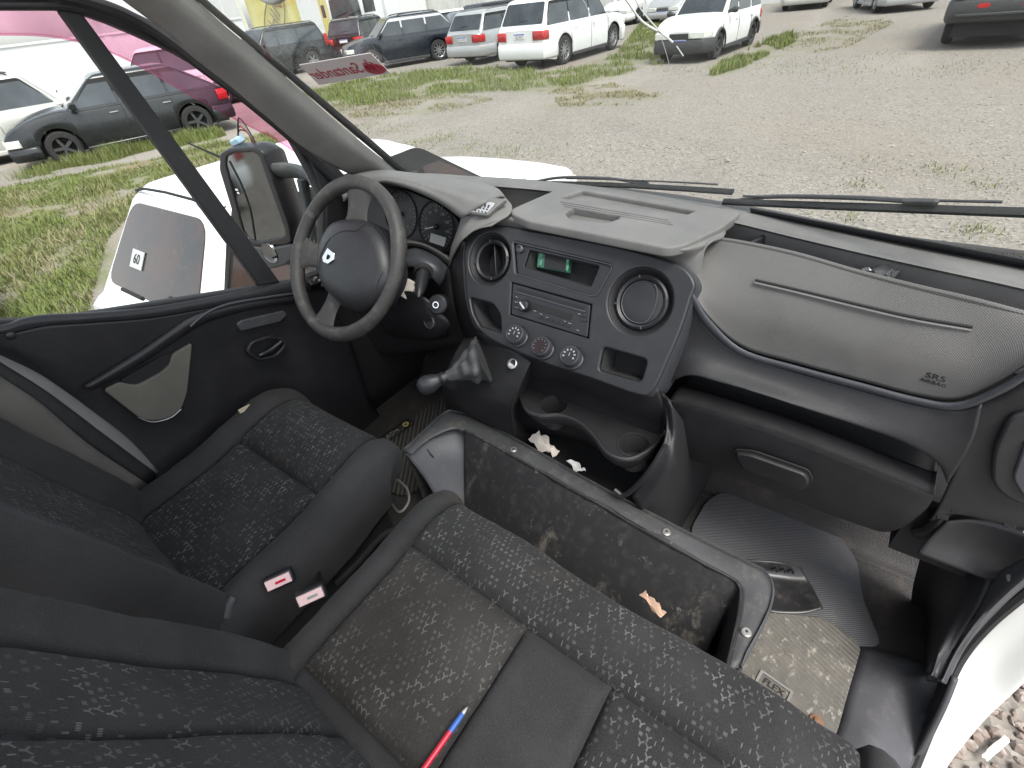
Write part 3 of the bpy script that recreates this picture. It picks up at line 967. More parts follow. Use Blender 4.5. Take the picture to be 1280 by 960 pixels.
for k in range(5):
    for j in range(3):
        a = swp(597 + k * 4.2 - j * 1.8, 259.5 + k * .75 + j * 3.6)
        mb.box(SWM @ Matrix.Translation((a.x, a.y, .0148)), (.0042, .0075 if j == 0 else .0034, .0006))
mb.build('icon_print', M['black'], sp_)
# ---- storage lid on top of the centre
LZ = .846
def lp(px, py, z=LZ):
    p = az(px, py, z); return V((p.x, p.y))
LMX = Matrix.Translation((0, 0, LZ))
lid_o = rounded([lp(*p) for p in ((706, 232), (632, 264), (660, 276), (836, 310), (858, 305), (902, 284), (929, 264))], [.03, .035, .01, .05, .02, .01, .02], 6)
strip_h = rounded([lp(*p) for p in ((700, 247), (728, 238), (869, 263), (858, 268))], .004)
hand_h = rounded([lp(*p) for p in ((706, 266), (716, 260), (772, 269), (776, 272), (757, 279), (712, 273))], .008)
lid = plate('storage_lid', [lid_o, strip_h, hand_h], LMX @ Matrix.Translation((0, 0, -.010)), .020, M['dash_lit'], dash, bev=.004, res=3)
plate('lid_recess', [rounded([lp(*p, .832) for p in ((694, 248), (727, 236), (876, 264), (860, 272))], .003)], Matrix.Translation((0, 0, .832)), .006, M['dash_lit'], lid, bev=.001)
plate('lid_handle', [rounded([lp(*p, .836) for p in ((703, 268), (714, 261), (780, 270), (762, 284), (704, 276))], .005)], Matrix.Translation((0, 0, .828)), .006, M['dash_lit'], lid, bev=.001)
mb = MB()
for k in range(3):
    a, b = az(700 + k * 3, 252 + k * 3, LZ + .0006), az(835 + k * 3, 275 + k * 3, LZ + .0006)
    mb.tube([a, b], .0008, 5)
mb.build('lid_rib', M['dash_lit'], lid)
# shell between lid and fascia
patch('centre_shell', [[az(622, 257, .838), az(640, 262, .838), az(680, 272, .838), az(735, 282, .838), az(790, 294, .838), az(842, 305, .838), az(870, 300, .838), az(905, 284, .838)],
                       [az(606, 272, .836), az(628, 271, .836), az(678, 280, .836), az(734, 290, .836), az(789, 302, .836), az(840, 313, .836), az(872, 309, .834), az(906, 294, .830)],
                       [f3(592, 285, -.02), f3(612, 280, -.014), f3(668, 287, -.014), f3(726, 298, -.014), f3(778, 308, -.014), f3(832, 322, -.014), f3(864, 325, -.02), f3(884, 305, -.02)],
                       [f3(582, 300, -.035), f3(606, 284, -.03), f3(666, 292, -.03), f3(724, 303, -.03), f3(776, 313, -.03), f3(830, 328, -.03), f3(862, 344, -.035), f3(874, 356, -.05)]], 50, 24, M['dash_lit'], dash)
# ---- centre fascia
FOUT = [(582, 300), (590, 287), (611, 281), (668, 288.5), (724, 298.5), (777, 309), (831, 324), (857, 336), (869, 355), (864, 372), (853, 407), (835, 450), (815, 490), (796, 494), (740, 474), (690, 458), (650, 442), (612, 424), (592, 404), (583, 372), (580, 330)]
fo = [fp(*p) for p in FOUT]
fo_s = [V((p.x, p.y)) for p in catmull([V((p.x, p.y, 0)) for p in fo], 84, closed=True)]
vL, vR = fp(611, 324), fp(799, 377)
radio_l = [fp(*p) for p in ((639, 353), (739, 381), (735, 423), (637, 393))]
cub_l = rounded([fp(*p) for p in ((641, 302), (764, 331), (764, 337), (746, 369), (738, 370), (644, 342))], .006, 4)
slot_l = rounded([fp(*p) for p in ((587, 372), (616, 380), (625, 394), (626, 416), (600, 408), (591, 392))], .008, 4)
sq_l = rounded([fp(*p) for p in ((754, 434), (809, 450), (801, 478), (748, 463))], .010, 4)
circL, circR = circle(vL, .060, 36), circle(vR, .066, 36)
kn = [fp(648, 421), fp(680, 436), fp(716, 448)]
fas = plate('centre_fascia', [fo_s, circL, circR, radio_l, cub_l, slot_l, sq_l], FM @ Matrix.Translation((0, 0, -.010)), .020, M['fascia'], dash, bev=.005, res=3)
# skirt behind the fascia edge
mb = MB()
c0 = sum(fo_s, V((0, 0))) / len(fo_s)
rings = []
for zz, s_ in ((-.006, 1.0), (-.014, 1.012), (-.05, 1.02), (-.10, 1.02)):
    rings.append([FM @ V((c0.x + (p.x - c0.x) * s_, c0.y + (p.y - c0.y) * s_, zz)) for p in fo_s])
mb.loft(rings, caps=False)
normals_out(mb.build('fascia_rim', M['fascia_edge'], fas, smooth=60))
pocket('slot_pocket', slot_l, FM, .05, .8, M['deep'], fas, -.012)
pocket('square_pocket', sq_l, FM, .05, .82, M['deep'], fas, -.012)
# vents
for c, r_, op in ((vL, .060, True), (vR, .066, False)):
    T = FM @ Matrix.Translation((c.x, c.y, 0))
    v_ = MB().lathe([(r_ + .004, -.004), (r_ - .001, -.006), (r_ - .010, -.020), (r_ - .014, -.022)], T, 40, caps=False).build('air_vent', M['fascia'], dash, smooth=30)
    ri = r_ - .017
    MB().lathe([(ri + .005, -.024), (ri + .005, -.012), (ri + .001, -.009), (ri - .004, -.012), (ri - .005, -.06)], T, 40, caps=False).build('vent_ring', M['black'], v_, smooth=35)
    MB().lathe([(ri - .004, -.058), (.001, -.060)], T, 30).build('vent_duct', M['deep'], v_)
    for a in (.3, 1.9, 3.4, 5.0):
        MB().box(T @ Matrix.Rotation(a, 4, 'Z') @ Matrix.Translation((ri + .002, 0, -.0095)), (.006, .003, .003)).build('vent_notch', M['fascia_edge'], v_)
    if not op:
        MB().lathe([(ri - .006, -.020), (ri - .008, -.016), (ri - .02, -.013), (.001, -.012)], T, 40).build('vent_flap', M['black'], v_, smooth=35)
        pts = [T @ V((.012 + .018 * math.cos(t), .95 * (ri - .007) * math.sin(t), -.0115 + .000 * t)) for t in [R(-78 + 156 * k / 16) for k in range(17)]]
        MB().tube(pts, .0016, 6).build('flap_ridge', M['fascia_edge'], v_)
        MB().tube([T @ V(((ri - .007) * math.cos(t), (ri - .007) * math.sin(t), -.0155)) for t in [2 * math.pi * k / 36 for k in range(36)]], .0012, 5, loop=True).build('flap_rim', M['fascia_edge'], v_)
    else:
        MB().box(T @ Matrix.Rotation(.35, 4, 'Z') @ Matrix.Translation((.004, 0, -.035)), (.003, 2 * ri - .012, .03)).build('vent_flap', M['black'], v_, bevel=.001)
# display cubby
cc = sum(cub_l, V((0, 0))) / len(cub_l)
cub_in = rounded([fp(*p) for p in ((660, 312), (748, 332), (737, 358), (653, 333))], .004, 4)
cb = plate('display_cubby', [[cc + (p - cc) * .985 for p in cub_l], cub_in], FM @ Matrix.Translation((0, 0, -.012)), .012, M['black'], dash, bev=.002)
pocket('cubby_pocket', cub_in, FM, .035, .86, M['deep'], cb, -.014)
MB().tube([FM @ V((p.x, p.y, -.002)) for p in [cc + (q_ - cc) * 1.0 for q_ in cub_l]], .0016, 6, loop=True).build('cubby_rim', M['fascia_edge'], cb)
T = FM @ Matrix.Translation((*fp(649, 311), -.006))
MB().lathe([(.009, 0), (.009, .006), (.006, .008), (.005, .004), (.001, .004)], T, 24).build('socket', M['fascia_edge'], cb, smooth=30)
dsp = plate('green_display', [rounded([fp(*p, -.03) for p in ((675, 315), (714, 322), (712, 342), (673, 335))], .003)], FM @ Matrix.Translation((0, 0, -.03)), .020, Mat('green_plastic', (.035, .11, .075), .4).m, cb, bev=.003)
plate('screen', [[fp(*p, -.018) for p in ((681, 317), (707, 322), (706, 339.5), (680, 334.5))]], FM @ Matrix.Translation((0, 0, -.0188)), .002, M['deep'], dsp, bev=.0004)
gl_ = Mat('green_key', (.06, .22, .14), .35).m
for a, b in ((676.6, 318.5), (676, 328.5), (709.8, 325.0), (709, 335.0)):
    p = fp(a, b, -.018)
    MB().box(FM @ Matrix.Translation((p.x, p.y, -.0185)), (.006, .012, .003)).build('key', gl_, dsp, bevel=.001)
# radio
rc = sum(radio_l, V((0, 0))) / 4
rd = plate('car_radio', [rounded([rc + (p - rc) * .97 for p in radio_l], .003)], FM @ Matrix.Translation((0, 0, -.011)), .018, M['black'], dash, bev=.002)
def rpt(s, t):   # 0..1 across, 0..1 down
    a = radio_l[0].lerp(radio_l[1], s); b = radio_l[3].lerp(radio_l[2], s); return a.lerp(b, t)
ang = math.atan2((radio_l[1] - radio_l[0]).y, (radio_l[1] - radio_l[0]).x)
def rbox(name, s, t, w_, h_, d, m, b=.0006, n=1):
    p = rpt(s, t)
    return MB().box(FM @ Matrix.Translation((p.x, p.y, -.002 + d / 2)) @ Matrix.Rotation(ang, 4, 'Z'), (w_, h_, d)).build(name, m, rd, bevel=b)
rbox('disc_slot', .5, .16, .176, .006, .0012, M['deep'], 0)
rbox('radio_edge', .5, .25, .184, .003, .003, M['fascia_edge'])
rbox('radio_display', .55, .52, .10, .014, .0012, M['deep'])
for s in (.40, .47, .54, .61, .68, .75): rbox('radio_button', s, .80, .010, .005, .003, M['fascia'])
for t in (.42, .58, .74): rbox('radio_button', .06, t, .010, .006, .003, M['fascia'])
for t in (.36, .50): rbox('radio_button', .93, t, .012, .006, .003, M['fascia'])
random.seed(3)
for s, t in ((.09, .40), (.09, .56), (.1, .72), (.34, .66), (.42, .70), (.50, .74), (.72, .70), (.78, .72), (.88, .85), (.88, .36)):
    p = rpt(s, t); MB().box(FM @ Matrix.Translation((p.x, p.y, .0016)) @ Matrix.Rotation(ang, 4, 'Z'), (.005 + random.random() * .004, .0013, .0004)).build('radio_print', M['mark'], rd)
p = rpt(.20, .60)
kb = MB().lathe([(.014, -.002), (.0135, .010), (.011, .013), (.001, .013)], FM @ Matrix.Translation((p.x, p.y, 0)), 24).build('volume_knob', M['black'], rd, smooth=30)
MB().box(FM @ Matrix.Translation((p.x, p.y, .0135)) @ Matrix.Rotation(.9, 4, 'Z'), (.004, .020, .002)).build('knob_grip', M['silver'], rd, bevel=.0008)
# heater knobs
for i, c in enumerate(kn):
    T = FM @ Matrix.Translation((c.x, c.y, 0)) @ Matrix.Rotation(R(-18), 4, 'X')
    k_ = MB().lathe([(.025, -.006), (.025, .002), (.0225, .004), (.0215, .020), (.0195, .023), (.0185, .0225), (.001, .0225)], T, 32).build('heater_knob', M['fascia_edge'], dash, smooth=30)
    MB().lathe([(.0185, .0222), (.018, .0236), (.001, .0236)], T, 28).build('knob_face', M['black'] if i != 1 else Mat('dark_red_face', (.014, .006, .007), .4).m, k_, smooth=30)
    mp = MB()
    if i == 1:
        for k in range(9):
            a = R(-40 + 260 * k / 8); mp.box(T @ Matrix.Translation((.0145 * math.cos(a), .0145 * math.sin(a), .0239)), (.0016, .0016, .0004))
    else:
        for k in range(7):
            a = R(-20 + 220 * k / 6); mp.box(T @ Matrix.Translation((.0125 * math.cos(a), .0125 * math.sin(a), .0239)) @ Matrix.Rotation(a, 4, 'Z'), (.0046, .0034, .0004))
        mp.box(T @ Matrix.Translation((0, .002, .0239)), (.0018, .008, .0004))
    mp.build('knob_icons', M['mark'], k_)
# left flank of the fascia
patch('fascia_flank', [[f3(584, 298, -.02), f3(580, 325, -.02), f3(583, 372, -.02), f3(593, 406, -.02), f3(612, 426, -.02)], [ay(572, 302, .885), ay(567, 330, .875), ay(571, 374, .85), ay(582, 410, .83), ay(600, 432, .81)], [ay(562, 314, .93), ay(560, 338, .93), ay(564, 376, .92), ay(574, 412, .90), ay(590, 436, .88)]], 24, 12, M['fascia'], dash)

# ---- passenger side: airbag panel
a0 = [(858, 318), (873, 303), (900, 299), (985, 315), (1071, 339), (1150, 359), (1215, 374), (1290, 392), (1340, 404)]
a1 = [(854, 330), (880, 330), (920, 342), (990, 362), (1073, 386), (1150, 408), (1215, 424), (1285, 418), (1325, 416)]
a2 = [(856, 342), (882, 366), (925, 388), (994, 410), (1074, 432), (1148, 452), (1210, 464), (1268, 446), (1310, 428)]
a3 = [(866, 362), (886, 395), (912, 422), (945, 441), (1000, 456), (1072, 475), (1144, 493), (1187, 499), (1222, 490), (1250, 476), (1290, 452)]
a3 = [(862, 356), (887, 397), (928, 434), (998, 455), (1073, 475), (1146, 494), (1196, 499), (1247, 478), (1292, 448)]
YA = ([.962, .985, .982, .962, .942, .922, .908, .892, .880], [.938, .940, .935, .922, .908, .893, .882, .872, .864], [.906, .905, .902, .894, .884, .874, .864, .858, .853], [.890, .890, .888, .884, .876, .868, .860, .855, .850])
rowsA = [[ay(*p, y) for p, y in zip(r_, yy)] for r_, yy in zip((a0, a1, a2, a3), YA)]
def YB(px):
    T_ = ((840, .890), (1000, .884), (1150, .868), (1290, .850), (1400, .84))
    for (a, b), (c, d) in zip(T_, T_[1:]):
        if px <= c: return b + (d - b) * (px - a) / (c - a)
    return .84
top = [p + V((0, .012, -.03)) for p in rowsA[0]]
top2 = [p + V((0, .004, -.006)) for p in rowsA[0]]
air = patch('airbag_panel', [top, top2] + rowsA, 60, 44, M['airbag'], dash, th=.006)
# groove across the panel, a raised ridge under a dark line
gp = [(944, 350), (1000, 363), (1070, 380), (1140, 396), (1216, 409)]
g3 = catmull([ay(*p, y) for p, y in zip(gp, (.9235, .9165, .9055, .8955, .8885))], 24)
MB().tube(g3, .0022, 6).build('panel_groove', M['deep'], air)
MB().tube([p + V((0, -.001, -.0050)) for p in g3], .0026, 6).build('panel_ridge', M['dash_lit'], air)
# moulded lettering
def on_air(px, py, y): return ay(px, py, y)
o_ = ay(1168, 475, .869)
AM = FR(o_, ay(1190, 481, .866) - ay(1150, 470, .872), ay(1168, 455, .872) - o_)
text('moulded_letters', 'SRS', .013, AM @ Matrix.Translation((0, .006, .002)), M['black'], air, sx=1.3)
text('moulded_letters', 'AIRBAG', .008, AM @ Matrix.Translation((.0, -.004, .002)), M['black'], air, sx=1.2)
# lip under the airbag panel
l0 = [(866, 366), (870, 372), (886, 398), (927, 436), (998, 458), (1073, 478), (1146, 497), (1196, 503), (1250, 482), (1300, 450)]
l1 = [(862, 374), (866, 382), (884, 410), (926, 444), (997, 465), (1072, 486), (1146, 505), (1198, 512), (1256, 490), (1308, 456)]
patch('panel_lip', [[ay(*p, YB(p[0]) + .010) for p in l0], [ay(*p, YB(p[0]) - .016) for p in l0], [ay(*p, YB(p[0]) - .018) for p in l1], [ay(*p, YB(p[0]) - .008) for p in l1]], 50, 10, M['fascia_edge'], dash, th=.004)
# ---- lower dash
T9 = [(866, 372), (884, 408), (915, 436), (948, 450), (1000, 466), (1072, 486), (1144, 505), (1196, 512), (1228, 504)]
Tm = [(850, 425), (876, 440), (908, 456), (950, 472), (1005, 489), (1076, 510), (1146, 531), (1190, 548), (1215, 553)]
B9 = [(826, 482), (860, 468), (900, 477), (955, 493), (1010, 511), (1075, 532), (1130, 552), (1172, 577), (1186, 602)]
patch('lower_dash', [[ay(*p, YB(p[0]) - .010) for p in T9], [ay(*p, YB(p[0]) - .024) for p in Tm], [ay(*p, .834) for p in B9], [ay(*p, .838) + V((0, .01, -.003)) for p in B9]], 44, 20, M['dash_shaded'], dash)
G0 = [(836, 503), (870, 512), (920, 528), (980, 549), (1040, 572), (1100, 597), (1140, 613), (1158, 620), (1167, 621)]
G1 = [(836, 530), (868, 545), (918, 565), (976, 588), (1036, 612), (1094, 635), (1128, 646), (1148, 643), (1158, 636)]
G2 = [(838, 556), (866, 574), (914, 593), (972, 616), (1030, 640), (1080, 658), (1105, 665), (1124, 661), (1138, 652)]
yg = (.815, .828, .860)
rec = patch('glovebox_recess', [[ay(*p, .840) for p in B9], [ay(*p, .840) + V((0, .11, -.0)) for p in B9], [ay(*p, .84) + V((0, .11, .0)) for p in G0], [ay(*p, .84) + V((0, .0, -.01)) for p in G0]], 30, 16, M['deep'], dash)
gb = patch('glovebox_door', [[ay(*p, .815) + V((0, .06, .004)) for p in G0], [ay(*p, .815) + V((0, .012, .002)) for p in G0], [ay(*p, .815) for p in G0], [ay(*p, .828) for p in G1], [ay(*p, .862) for p in G2], [ay(*p, .862) + V((0, .03, -.004)) for p in G2]], 44, 30, M['dash_shaded'], dash, th=.006)
ho = ay(965, 585, .819)
hx = (ay(1010, 603, .819) - ay(922, 570, .819)).normalized()
HMX = FR(ho, hx, ay(965, 560, .812) - ay(965, 600, .826))
HI = HMX.inverted(); HN = HMX.col[2].to_3d()
def hp(px, py):
    p = HI @ at(px, py, n=HN, d=HN.dot(ho)); return V((p.x, p.y))
plate('glovebox_handle', [rounded([hp(*p) for p in ((920, 563), (940, 566), (1008, 590), (1013, 600), (1003, 610), (930, 583))], .010)], HMX @ Matrix.Translation((0, 0, .004)), .010, M['dash_shaded'], gb, bev=.003)
plate('handle_gap', [rounded([hp(*p) for p in ((917, 561), (942, 563), (1011, 587), (1017, 600), (1004, 614), (928, 587))], .010)], HMX @ Matrix.Translation((0, 0, -.0005)), .003, M['deep'], gb, bev=.0005)
# right end of the dashboard
E0 = [(1222, 506), (1256, 490), (1308, 456), (1360, 420)]
E1 = [(1208, 550), (1246, 552), (1296, 548), (1350, 540)]
E2 = [(1188, 600), (1225, 612), (1290, 628), (1350, 640)]
E3 = [(1164, 650), (1200, 643), (1285, 664), (1350, 682)]
E4 = [(1100, 668), (1128, 672), (1160, 660), (1188, 648)]
patch('dash_end', [[ay(*p, YB(p[0]) - .010) for p in E0], [ay(*p, .842) for p in E1], [ay(*p, .836) for p in E2], [ay(*p, .835) for p in E3], [ay(*p, .835) + V((0, .03, -.008)) for p in E3]], 24, 24, M['dash_shaded'], dash)
patch('dash_lower_edge', [[ay(1190, 598, .842), ay(1186, 615, .842), ay(1172, 640, .845), ay(1155, 656, .86), ay(1138, 662, .87)], [ay(1197, 602, .838), ay(1192, 625, .838), ay(1178, 650, .84), ay(1162, 666, .85), ay(1142, 670, .87)], [ay(1200, 608, .86), ay(1192, 640, .86), ay(1170, 664, .87), ay(1158, 674, .88), ay(1142, 676, .90)]], 20, 10, M['dash_shaded'], dash)
# end vent surround
vo = ay(1290, 570, .838)
VM = FR(vo, (1, 0, 0), ay(1290, 520, .845) - ay(1290, 620, .834))
VI = VM.inverted(); VN = VM.col[2].to_3d()
def vp(px, py):
    p = VI @ at(px, py, n=VN, d=VN.dot(vo)); return V((p.x, p.y))
ve = plate('end_vent', [rounded([vp(*p) for p in ((1262, 512), (1340, 505), (1350, 640), (1262, 622), (1238, 600), (1240, 560))], .02)], VM @ Matrix.Translation((0, 0, .004)), .014, M['dash_shaded'], dash, bev=.005)
plate('vent_insert', [rounded([vp(*p) for p in ((1282, 540), (1340, 535), (1350, 620), (1280, 616), (1264, 590))], .012)], VM @ Matrix.Translation((0, 0, .012)), .008, M['fascia_edge'], ve, bev=.003)
# clip holes
for px, py in ((1196, 638), (1178, 646), (1262, 656)):
    o_ = ay(px, py, .8345)
    MB().box(FR(o_, ay(px + 20, py + 4, .8345) - o_, ay(px, py - 20, .838) - o_), (.015, .010, .004)).build('clip_hole', M['deep'], dash, bevel=.001)
# open fuse bay and its loose flap
MB().box((.80, .93, .37), (.14, .10, .16)).build('fuse_bay', M['deep'], dash)
fl = patch('fuse_flap', [[ay(1184, 652, .842), ay(1215, 650, .85), ay(1252, 658, .86), ay(1300, 676, .86)], [ay(1164, 672, .832), ay(1205, 682, .848), ay(1250, 698, .86), ay(1300, 706, .862)], [ay(1147, 692, .818), ay(1195, 710, .828), ay(1243, 727, .838), ay(1300, 737, .84)]], 20, 16, M['dash_shaded'], dash, th=.004)
MB().box(FR(ay(1274, 724, .815), (1, .2, .3), (0, 1, .2)), (.030, .012, .006)).build('fuse_clip', M['pillar'], fl, bevel=.002)
# ---- console below the fascia
C0 = [(596, 414), (650, 440), (695, 458), (745, 474), (798, 492), (822, 486)]
C1 = [(620, 455), (656, 462), (700, 474), (748, 490), (798, 512), (830, 512)]
C2 = [(640, 490), (662, 488), (702, 492), (746, 506), (794, 534), (828, 545)]
patch('console_back', [[f3(*p, -.012) for p in C0], [ay(*p, .785) for p in C1], [ay(*p, .81) for p in C2], [ay(*p, .81) + V((0, 0, -.15)) for p in C2]], 30, 20, M['dash_shaded'], dash)
TZ = .44
rimp = [(648, 488), (652, 499), (660, 515), (678, 521), (697, 520), (716, 525), (731, 534), (746, 550), (756, 564), (770, 573), (788, 575), (808, 566), (822, 553), (830, 541)]
rim3 = catmull([az(*p, TZ) for p in rimp], 50)
back = [az(*p, TZ) for p in ((826, 525), (790, 505), (745, 490), (700, 480), (665, 478))]
cuL, cuR = az(692, 507, TZ), az(793, 556, TZ)
tr = plate('cup_tray', [[V((p.x, p.y)) for p in rim3 + back], circle((cuL.x, cuL.y), .034, 32), circle((cuR.x, cuR.y), .036, 32)], Matrix.Translation((0, 0, TZ - .006)), .012, M['dash_shaded'], dash, bev=.003)
MB().tube([p + V((0, 0, .003)) for p in rim3], .0055, 8).build('tray_rim', M['dash_shaded'], tr)
for c, r_ in ((cuL, .034), (cuR, .036)):
    MB().lathe([(r_ + .003, .002), (r_, .003), (r_ - .002, 0), (r_ - .006, -.055), (.001, -.056)], Matrix.Translation(c), 32, caps=False).build('cup_holder', M['deep'], tr, smooth=35)
apron = [rim3[i] for i in range(0, 50, 5)] + [rim3[-1]]
patch('tray_apron', [[p + V((0, 0, -.002)) for p in apron], [p + V((0, .012, -.03)) for p in apron], [p + V((0, .035, -.055)) for p in apron]], 40, 8, M['dash_shaded'], tr, th=.003)
# lower bin
MB().box((.07, .83, .215), (.42, .18, .02)).build('bin_floor', M['deep'], dash)
bl = [ay(768, 612, .70), ay(780, 619, .70), ay(797, 606, .705), ay(816, 583, .715), ay(832, 556, .735)]
MB().tube(catmull(bl, 20), .006, 8).build('bin_rim', M['dash_shaded'], dash)
patch('console_side', [[ay(826, 490, .79), ay(834, 530, .77), ay(830, 556, .735), ay(812, 590, .712), ay(790, 622, .70)], [ay(850, 520, .80), ay(852, 556, .79), ay(848, 585, .76), ay(832, 615, .74), ay(808, 648, .72)], [az(892, 585, .06), az(884, 600, .03), az(872, 625, .01), az(856, 650, .01), az(838, 680, .01)], [az(905, 592, .0), az(900, 606, .0), az(888, 630, .0), az(872, 655, .0), az(852, 690, .0)]], 24, 24, M['dash_shaded'], dash, th=.004)
# gear lever mount
patch('gear_console', [[ay(578, 424, .81), ay(600, 422, .79), ay(630, 432, .775), ay(664, 452, .765)], [ay(566, 446, .775), ay(590, 452, .765), ay(622, 460, .755), ay(655, 470, .745)], [ay(556, 472, .745), ay(582, 482, .735), ay(612, 490, .728), ay(644, 498, .725)], [ay(553, 490, .745), ay(580, 503, .735), ay(608, 512, .73), ay(640, 520, .73)], [az(560, 520, .15), az(590, 545, .15), az(620, 562, .15), az(650, 580, .15)]], 24, 30, M['dash_shaded'], dash)
patch('bin_side', [[ay(664, 452, .765), ay(655, 470, .745), ay(644, 498, .725), ay(640, 520, .73), az(650, 580, .15)], [ay(668, 456, .83), ay(664, 474, .83), ay(655, 500, .83), ay(652, 522, .83), V((-.03, .86, .15))]], 16, 6, M['dash_shaded'], dash)
so_ = ay(641, 455, .757)
T = FR(so_, (1, 0, 0), (0, .6, .8)); 
T = FR(so_, V((1, 0, 0)), V((0, .55, .45)))
q_ = MB().lathe([(.0125, -.002), (.0125, .004), (.0105, .005), (.0095, .002), (.009, -.006), (.001, -.006)], T, 24).build('power_socket', M['silver'], dash, smooth=30)
MB().lathe([(.0092, -.004), (.001, -.0045)], T, 20).build('socket_core', M['deep'], q_)
# ------------------------------------------------------------------ seats
def sweep(parent, path, prof, xc, pieces, narrow=None, skew=None, flatten=None, ns=110, nt_=96, solid=.012):
    """a padded seat surface: cross profile (x, height) swept along a side path (y, z); pieces cut it into panels.
    pieces: (name, profile from, to, path from, to, material) as fractions 0..1; every inner border sinks into a seam"""
    P = resample(catmull([V((0, p[0], p[1])) for p in path], 200), ns)
    Q = resample(catmull([V((q_[0], q_[1], 0)) for q_ in prof], 240), nt_)
    LP = [0.0]
    for i in range(1, ns): LP.append(LP[-1] + (P[i] - P[i - 1]).length)
    LQ = [0.0]
    for j in range(1, nt_): LQ.append(LQ[-1] + (Q[j] - Q[j - 1]).length)
    segs = []
    for _, t0, t1, s0, s1, _m in pieces:
        for edge, kind, lo, hi in ((t0, 't', s0, s1), (t1, 't', s0, s1), (s0, 's', t0, t1), (s1, 's', t0, t1)):
            if 0.02 < edge < .98: segs.append((kind, edge, lo, hi))
    def groove(s, t):
        g = 0
        for kind, e_, lo, hi in segs:
            if kind == 't' and lo - .001 <= s <= hi + .001: d = abs(t - e_) * LQ[-1]
            elif kind == 's' and lo - .001 <= t <= hi + .001: d = abs(s - e_) * LP[-1]
            else: continue
            g = max(g, math.exp(-(d / (.0075 if kind == 't' else .012)) ** 2) * (1 if kind == 't' else 1.7))
        return g
    def pt(s, t):
        a = s * (ns - 1); i = min(int(a), ns - 2); f = a - i
        p = P[i].lerp(P[i + 1], f)
        tg = (P[min(i + 2, ns - 1)] - P[max(i - 1, 0)]).normalized()
        nrm = V((0, -tg.z, tg.y))
        b = t * (nt_ - 1); j = min(int(b), nt_ - 2); g_ = b - j
        q_ = Q[j].lerp(Q[j + 1], g_)
        k = narrow(s) if narrow else 1.0
        x = q_.x * k
        wob = .004 * noise.noise(V((x * 9 + xc * 5, s * 7, 1.3))) + .002 * noise.noise(V((x * 31, s * 22, 4.1)))
        fl_ = flatten(s) if flatten else 1.0
        h = (q_.y if q_.y < -.02 else q_.y * fl_ ) - .011 * groove(s, t) + wob
        r_ = V((xc + x, p.y, p.z)) + nrm * h
        if skew: r_ = skew(r_)
        return r_
    out = []
    for name, t0, t1, s0, s1, m in pieces:
        na = max(4, int((t1 - t0) * 90)); nb = max(4, int((s1 - s0) * 110))
        vs = []; uv = []
        for a in range(na + 1):
            for b in range(nb + 1):
                t = t0 + (t1 - t0) * a / na; s = s0 + (s1 - s0) * b / nb
                vs.append(pt(s, t)); uv.append((t * LQ[-1], s * LP[-1]))
        fs = [(a * (nb + 1) + b, (a + 1) * (nb + 1) + b, (a + 1) * (nb + 1) + b + 1, a * (nb + 1) + b + 1) for a in range(na) for b in range(nb)]
        out.append(mesh(name, vs, fs, m, parent, smooth=180, uvs=uv, solid=solid))
    return out


# ---- driver's seat
ds = thing('cloth_seat', 'dark grey cloth driver seat with patterned inserts, in front of the steering wheel', 'seat', (-.53, .2, 0))
cush_prof = [(-.255, -.16), (-.268, -.08), (-.262, -.024), (-.235, .010), (-.205, .014), (-.172, -.008), (-.10, -.014), (0, -.016), (.10, -.014), (.172, -.008), (.205, .014), (.235, .010), (.262, -.024), (.268, -.08), (.255, -.16)]
cush_path = [(-.03, .335), (.06, .352), (.16, .358), (.26, .370), (.34, .388), (.42, .404), (.48, .400), (.522, .372), (.535, .32), (.53, .25)]
nar = lambda s: 1.03 - .24 * max(0, (s - .55) / .45) ** 2
sweep(ds, cush_path, cush_prof, -.533, [('bolster', 0, .30, 0, 1, M['cloth']), ('seat_insert', .30, .70, 0, .50, M['pattern']), ('seat_front', .30, .70, .50, 1, M['pattern']), ('bolster', .70, 1, 0, 1, M['cloth'])], narrow=nar, flatten=lambda s: 1 - .6 * smooth(.40, .80, s))
back_prof = [(-.235, -.15), (-.262, -.08), (-.262, -.01), (-.240, .040), (-.212, .042), (-.172, .006), (-.09, -.010), (0, -.012), (.09, -.010), (.172, .006), (.212, .020), (.240, .014), (.258, -.03), (.255, -.08), (.235, -.15)]
back_path = [(.045, .29), (.032, .38), (.005, .48), (-.030, .60), (-.072, .74), (-.115, .86), (-.135, .92), (-.165, .955), (-.22, .96)]
sweep(ds, back_path[::-1], back_prof, -.533, [('back_bolster', 0, .34, 0, 1, M['cloth']), ('back_insert', .34, .66, 0, 1, M['pattern']), ('back_bolster', .66, 1, 0, 1, M['cloth'])])
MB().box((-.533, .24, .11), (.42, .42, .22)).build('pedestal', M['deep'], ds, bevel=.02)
MB().box((-.533, -.13, .55), (.40, .07, .60)).build('back_shell', M['deep'], ds, bevel=.02)
lv = catmull([az(283, 770, .34), az(287, 755, .355), az(293, 745, .365)], 8)
MB().tube(lv, [.013, .0125, .012, .011, .011, .010, .009, .006], 12).build('recliner_lever', M['sill'], ds)
lb = FR(ax(306, 511, -.755), ax(318, 506, -.755) - ax(298, 516, -.755), V((-.5, -.2, .8)))
MB().box(lb, (.034, .012, .002)).build('seat_tag', Mat('faded_tag', (.36, .32, .22), .8).m, ds)
